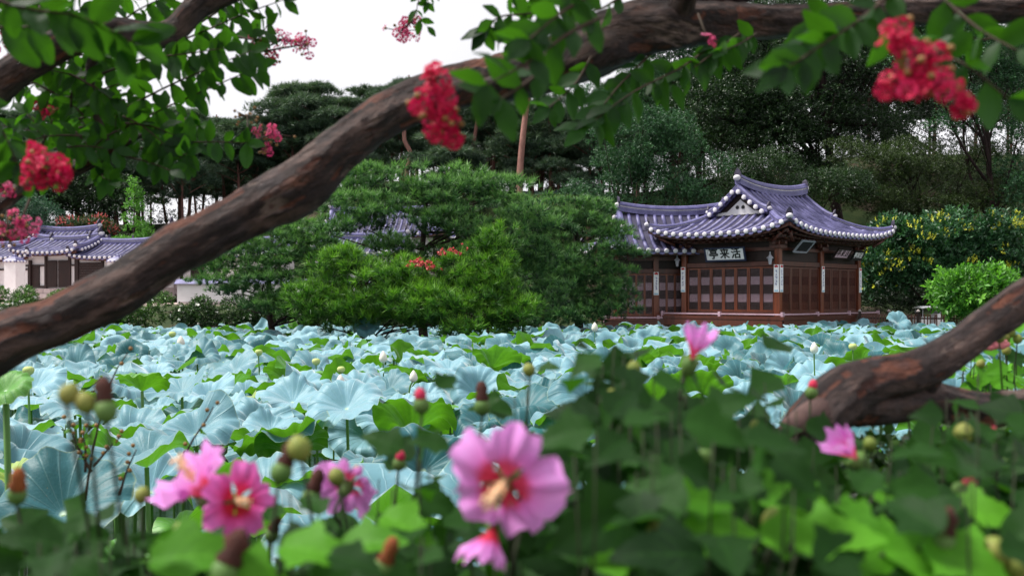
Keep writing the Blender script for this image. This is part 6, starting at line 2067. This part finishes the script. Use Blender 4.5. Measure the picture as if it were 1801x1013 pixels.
for (px, py, d, kw) in [
        (742, 700, 1.15, dict(size=.055)), (925, 655, 1.55, dict(size=.062, length=.35)), (905, 700, 1.5, dict(size=.05, length=.3)), (1080, 612, 1.15, dict(size=.075)), (1060, 640, 1.2, dict(size=.07)), (1118, 600, 1.2, dict(size=.07)),
        (1200, 650, 1.15, dict(size=.072)), (1235, 690, 1.2, dict(size=.07)), (1345, 672, 1.25, dict(size=.07)), (1400, 720, 1.2, dict(size=.07)),
        (1300, 730, 1.1, dict(size=.07)), (510, 868, 1.15, dict(size=.055)), (560, 858, 1.2, dict(size=.05)), (600, 880, 1.2, dict(size=.05)), (690, 860, 1.0, {}),
        (1500, 800, 1.2, {}), (1590, 760, 1.3, {}), (1665, 700, 1.35, dict(size=.06)), (1720, 660, 1.45, dict(size=.06)), (1655, 790, 1.1, {}), (1750, 800, 1.0, {}),
        (1730, 860, .95, {}), (830, 800, 1.0, dict(size=.06)), (1010, 800, .82, dict(size=.085)), (1050, 760, .9, dict(size=.085)), (1120, 830, .85, {})]:
    S(px, py, d, **kw)
for k in range(118):
    px = random.uniform(-80, 1880) if k < 78 else random.uniform(1000, 1880); d = random.uniform(.74, 1.5)
    py = top_profile(px) + random.uniform(-5, 70) + (70 if d < .95 else 0) + (0 if px > 1000 else 10)
    S(px, py, d, size=random.uniform(.055, .085), length=.62)
for k in range(8):
    S(random.choice((random.uniform(1045, 1190), random.uniform(1240, 1400))), random.uniform(600, 690), random.uniform(1.05, 1.35), size=.078, length=.5)
for k in range(26):
    px = random.uniform(60, 780); S(px, random.uniform(925, 1010), random.uniform(.78, 1.1), size=random.uniform(.055, .085), length=.4)
for (px, py, d) in ((1240, 880, .85), (1300, 920, .85), (1440, 900, .85), (1490, 915, .85), (1560, 950, .85), (1690, 950, .8), (1760, 985, .8), (560, 960, .8), (330, 985, .8), (980, 930, .82), (730, 905, .95), (1180, 960, .85), (1400, 940, .82), (1460, 950, .8), (1520, 905, .86), (1270, 960, .82), (1620, 970, .8), (1720, 900, .95), (1100, 990, .82), (660, 960, .9), (440, 1000, .8), (1380, 880, .95), (1590, 870, 1.0), (1560, 990, .8)):
    i = which(px); plp = plants[i]; o0 = plp.root.location
    p = P(px, py, d) - o0
    plp.leaf(None, p - Vector((.03, 0, 0)), (random.uniform(.5, 1), random.uniform(-.5, .3), random.uniform(-.3, .3)), (random.gauss(0, .3), -.7, 1), random.uniform(.055, .08), HBRIGHT)  # sunlit leaves, the sun put into their colour
    mb = MB(); mb.tube([p - Vector((.03, 0, 0)), p + Vector((-.05, .05, -.10)), p + Vector((-.06, .08, -.5))], .002, 5); mb.build('stem', M['hstem'], plp.root, True)
# fresh green shoots in the middle distance by the leaning trunk
e = empty('rose_mallow_bush', P(1750, 700, 2.9), 0, 'bright green leafy bush with a faded rose bloom behind the leaning trunk', 'bush'); e.location.z = .5
pf = Plant(e)
for k in range(34):
    px = random.uniform(1660, 1900); stem(pf, (px, random.uniform(585, 690)), random.uniform(2.4, 3.3), size=.075, step=.035, meshes=HBRIGHT + HLEAF[:1], length=.5, r=.0025)
pf.finish()
for px, py in ((1768, 592), (1778, 585), (1790, 596), (1770, 616), (1725, 640)): bud(e, px, py, 2.6, .012)
mb = MB()
for k in range(7):
    c = P(1752 + random.uniform(-14, 14), 607 + random.uniform(-4, 4), 2.5) - e.location
    mb.tube([c - Vector((.02, 0, .004)), c, c + Vector((.018, 0, .004))], [.004, .011, .005], 7)
mb.build('faded_flower', M['petal_faded'], e, True)
for p_ in plants: p_.finish(270)

sh = shrubs
hib_flower(sh[3], 893, 842, .80, .052, (-.34, -1, -.26), .90, seed=3, spin=.0, stem_to=(905, 1000, .9))
hib_flower(sh[3], 872, 915, .84, .040, (-.3, -.3, -.9), .25, seed=4, stem_to=(905, 1010, .9))
hib_flower(sh[1], 372, 880, 1.05, .064, (-.55, -.25, .75), .42, seed=5, stem_to=(400, 1000, 1.05))
hib_flower(sh[1], 412, 880, 1.02, .042, (.55, -.8, .1), .75, 'petal_deep', seed=6, stem_to=(405, 1000, 1.05))
hib_flower(sh[2], 608, 858, 1.22, .044, (.25, .8, .45), 1.0, seed=7, spin=.6, stem_to=(600, 960, 1.2))
hib_flower(sh[4], 1213, 640, 1.15, .050, (.30, -.25, .92), .14, seed=8, stem_to=(1205, 720, 1.15))
hib_flower(sh[6], 1512, 812, 1.15, .052, (-.65, -.35, .6), .10, seed=9, stem_to=(1520, 900, 1.15))
hib_flower(sh[4], 1178, 992, .9, .03, (.6, -.3, .2), .15, 'petal_deep', seed=10, stem_to=(1160, 1030, .9))
hib_flower(sh[7], 1612, 690, 1.75, .02, (.2, -1, .1), .4, 'petal_deep', seed=11)
bud(sh[3], 741, 712, 1.15, .010, 'red', -.1); bud(sh[7], 1690, 862, 1.0, .009, 'red', .9); bud(sh[7], 1735, 772, 1.2, .009, 'red', .6)
bud(sh[5], 1427, 690, 1.5, .010, 'red', .2); bud(sh[3], 702, 815, 1.3, .009, 'red', .2); bud(sh[7], 1758, 592, 2.0, .012, 'yellow')
for (i, px, py, d, r, k) in ((1, 315, 940, .9, .011, 'yellow'), (4, 1135, 893, .85, .012, 'yellow'), (4, 1142, 930, .85, .012, 'yellow'), (5, 1363, 918, .85, .012, 'yellow'), (0, 122, 692, .85, .009, 'yellow'), (0, 150, 708, .85, .009, 'yellow'),
                          (0, 186, 722, .85, .010, 'brown'), (2, 495, 830, .95, .011, 'brown'), (2, 526, 788, .95, .012, 'yellow'), (2, 672, 1000, .85, .010, 'orange'), (1, 392, 1010, .8, .013, 'brown'),
                          (0, 30, 870, 1.0, .010, 'orange'), (2, 548, 872, 1.15, .011, 'brown'), (2, 592, 838, 1.15, .010, 'yellow'), (2, 478, 940, 1.15, .009, 'brown'), (2, 430, 975, 1.0, .009, 'orange'),
                          (0, 70, 965, 1.3, .009, 'brown'), (0, 100, 960, 1.3, .008, 'brown'), (0, 130, 972, 1.3, .009, 'brown'), (3, 848, 715, 1.4, .012, 'brown'), (4, 1115, 648, 1.2, .009, 'yellow'), (4, 1075, 700, 1.1, .010, 'yellow'),
                          (5, 1240, 800, 1.1, .010, 'brown'), (5, 1330, 750, 1.2, .008, 'yellow'), (7, 1695, 762, 1.1, .011, 'yellow'), (7, 1745, 970, .8, .012, 'yellow'), (7, 1785, 990, .8, .012, 'yellow'), (6, 1530, 780, 1.2, .008, 'yellow'), (3, 930, 650, 1.55, .010, 'yellow'),
                          (7, 1660, 955, .8, .010, 'brown'), (1, 250, 870, 1.1, .009, 'yellow')):
    bud(sh[i], px, py, d, r, k, random.uniform(-.4, .4))
# thin seedling twigs at the left
e = empty('crepe_myrtle_seedling', P(120, 830, 2.6), 0, 'thin bare seedling with tiny buds rising before the lotus at the picture edge', 'seedling')
e.location.z = .5
for pts in ([(150, 880), (158, 820), (175, 740), (200, 660), (225, 620)], [(160, 830), (135, 780), (120, 740)], [(165, 820), (190, 790), (215, 765)], [(300, 870), (320, 820), (335, 780), (365, 735), (375, 715)], [(150, 830), (150, 790), (145, 755)], [(210, 870), (222, 830), (240, 790)]):
    mb = MB(); sp = spline([tuple(P(a, b, 2.6) - e.location) for a, b in pts], 12); mb.tube(sp, [lerp(.004, .0015, i / 11) for i in range(12)], 5); mb.build('stem', M['twig'], e, True)
    for i in range(3, 12, 2):
        link('round_bud', BUD, e, Vector(sp[i]) + Vector((random.uniform(-.012, .012), 0, .01)), None, (.006,) * 3)
        if random.random() < .5:
            o = link('leaf', random.choice(HBRIGHT), e, Vector(sp[i]), (random.uniform(0, 3), random.uniform(0, 3), random.uniform(0, 6)), (.022,) * 3)

# dark shrubs on the bank behind the hibiscus
def bank_shrub(px0, px1, pyt, d, label, seed, mat='leaf_hedge', tone=.35, n=60):
    random.seed(seed)
    a = P(px0, pyt, d); b = P(px1, pyt, d)
    e = empty('bank_shrub', ((a.x + b.x) / 2, d, float(gz((a.x + b.x) / 2, d))), 0, label, 'shrub')
    pads = []; mb = MB()
    for k in range(n):
        x = random.uniform(a.x, b.x) - e.location.x; z = random.uniform(.1, 1) ** .8 * (a.z - e.location.z) - .08
        r = random.uniform(.09, .16); p = (x, random.uniform(-.2, .2), z)
        pads.append((p, (r, r, r * .8), .2 * (z / 1.4 - .5)))
        if k % 3 == 0: mb.tube([(x * .6, 0, -.05), (x * .9, p[1] * .5, z * .6), p], [.009, .006, .003], 5)
    mb.build('stems', M['twig'], e, True)
    link('foliage', foliage_mesh('leaves', pads, 520, [sprig_template(6, .05, .042, .55) for _ in range(3)], M[mat], upbias=.3, jit=.7, tone_c=tone, upper=.7), e)
bank_shrub(1200, 1560, 790, 2.1, 'dark leafy shrub in the shade below the forked trunk', 71, tone=.30)
bank_shrub(1520, 1900, 770, 2.2, 'dark leafy shrub under the low second limb of the leaning trunk', 72, tone=.42)
bank_shrub(880, 1230, 960, 2.0, 'small-leaved dark shrub behind the big pink hibiscus flower', 73, tone=.25, n=40)
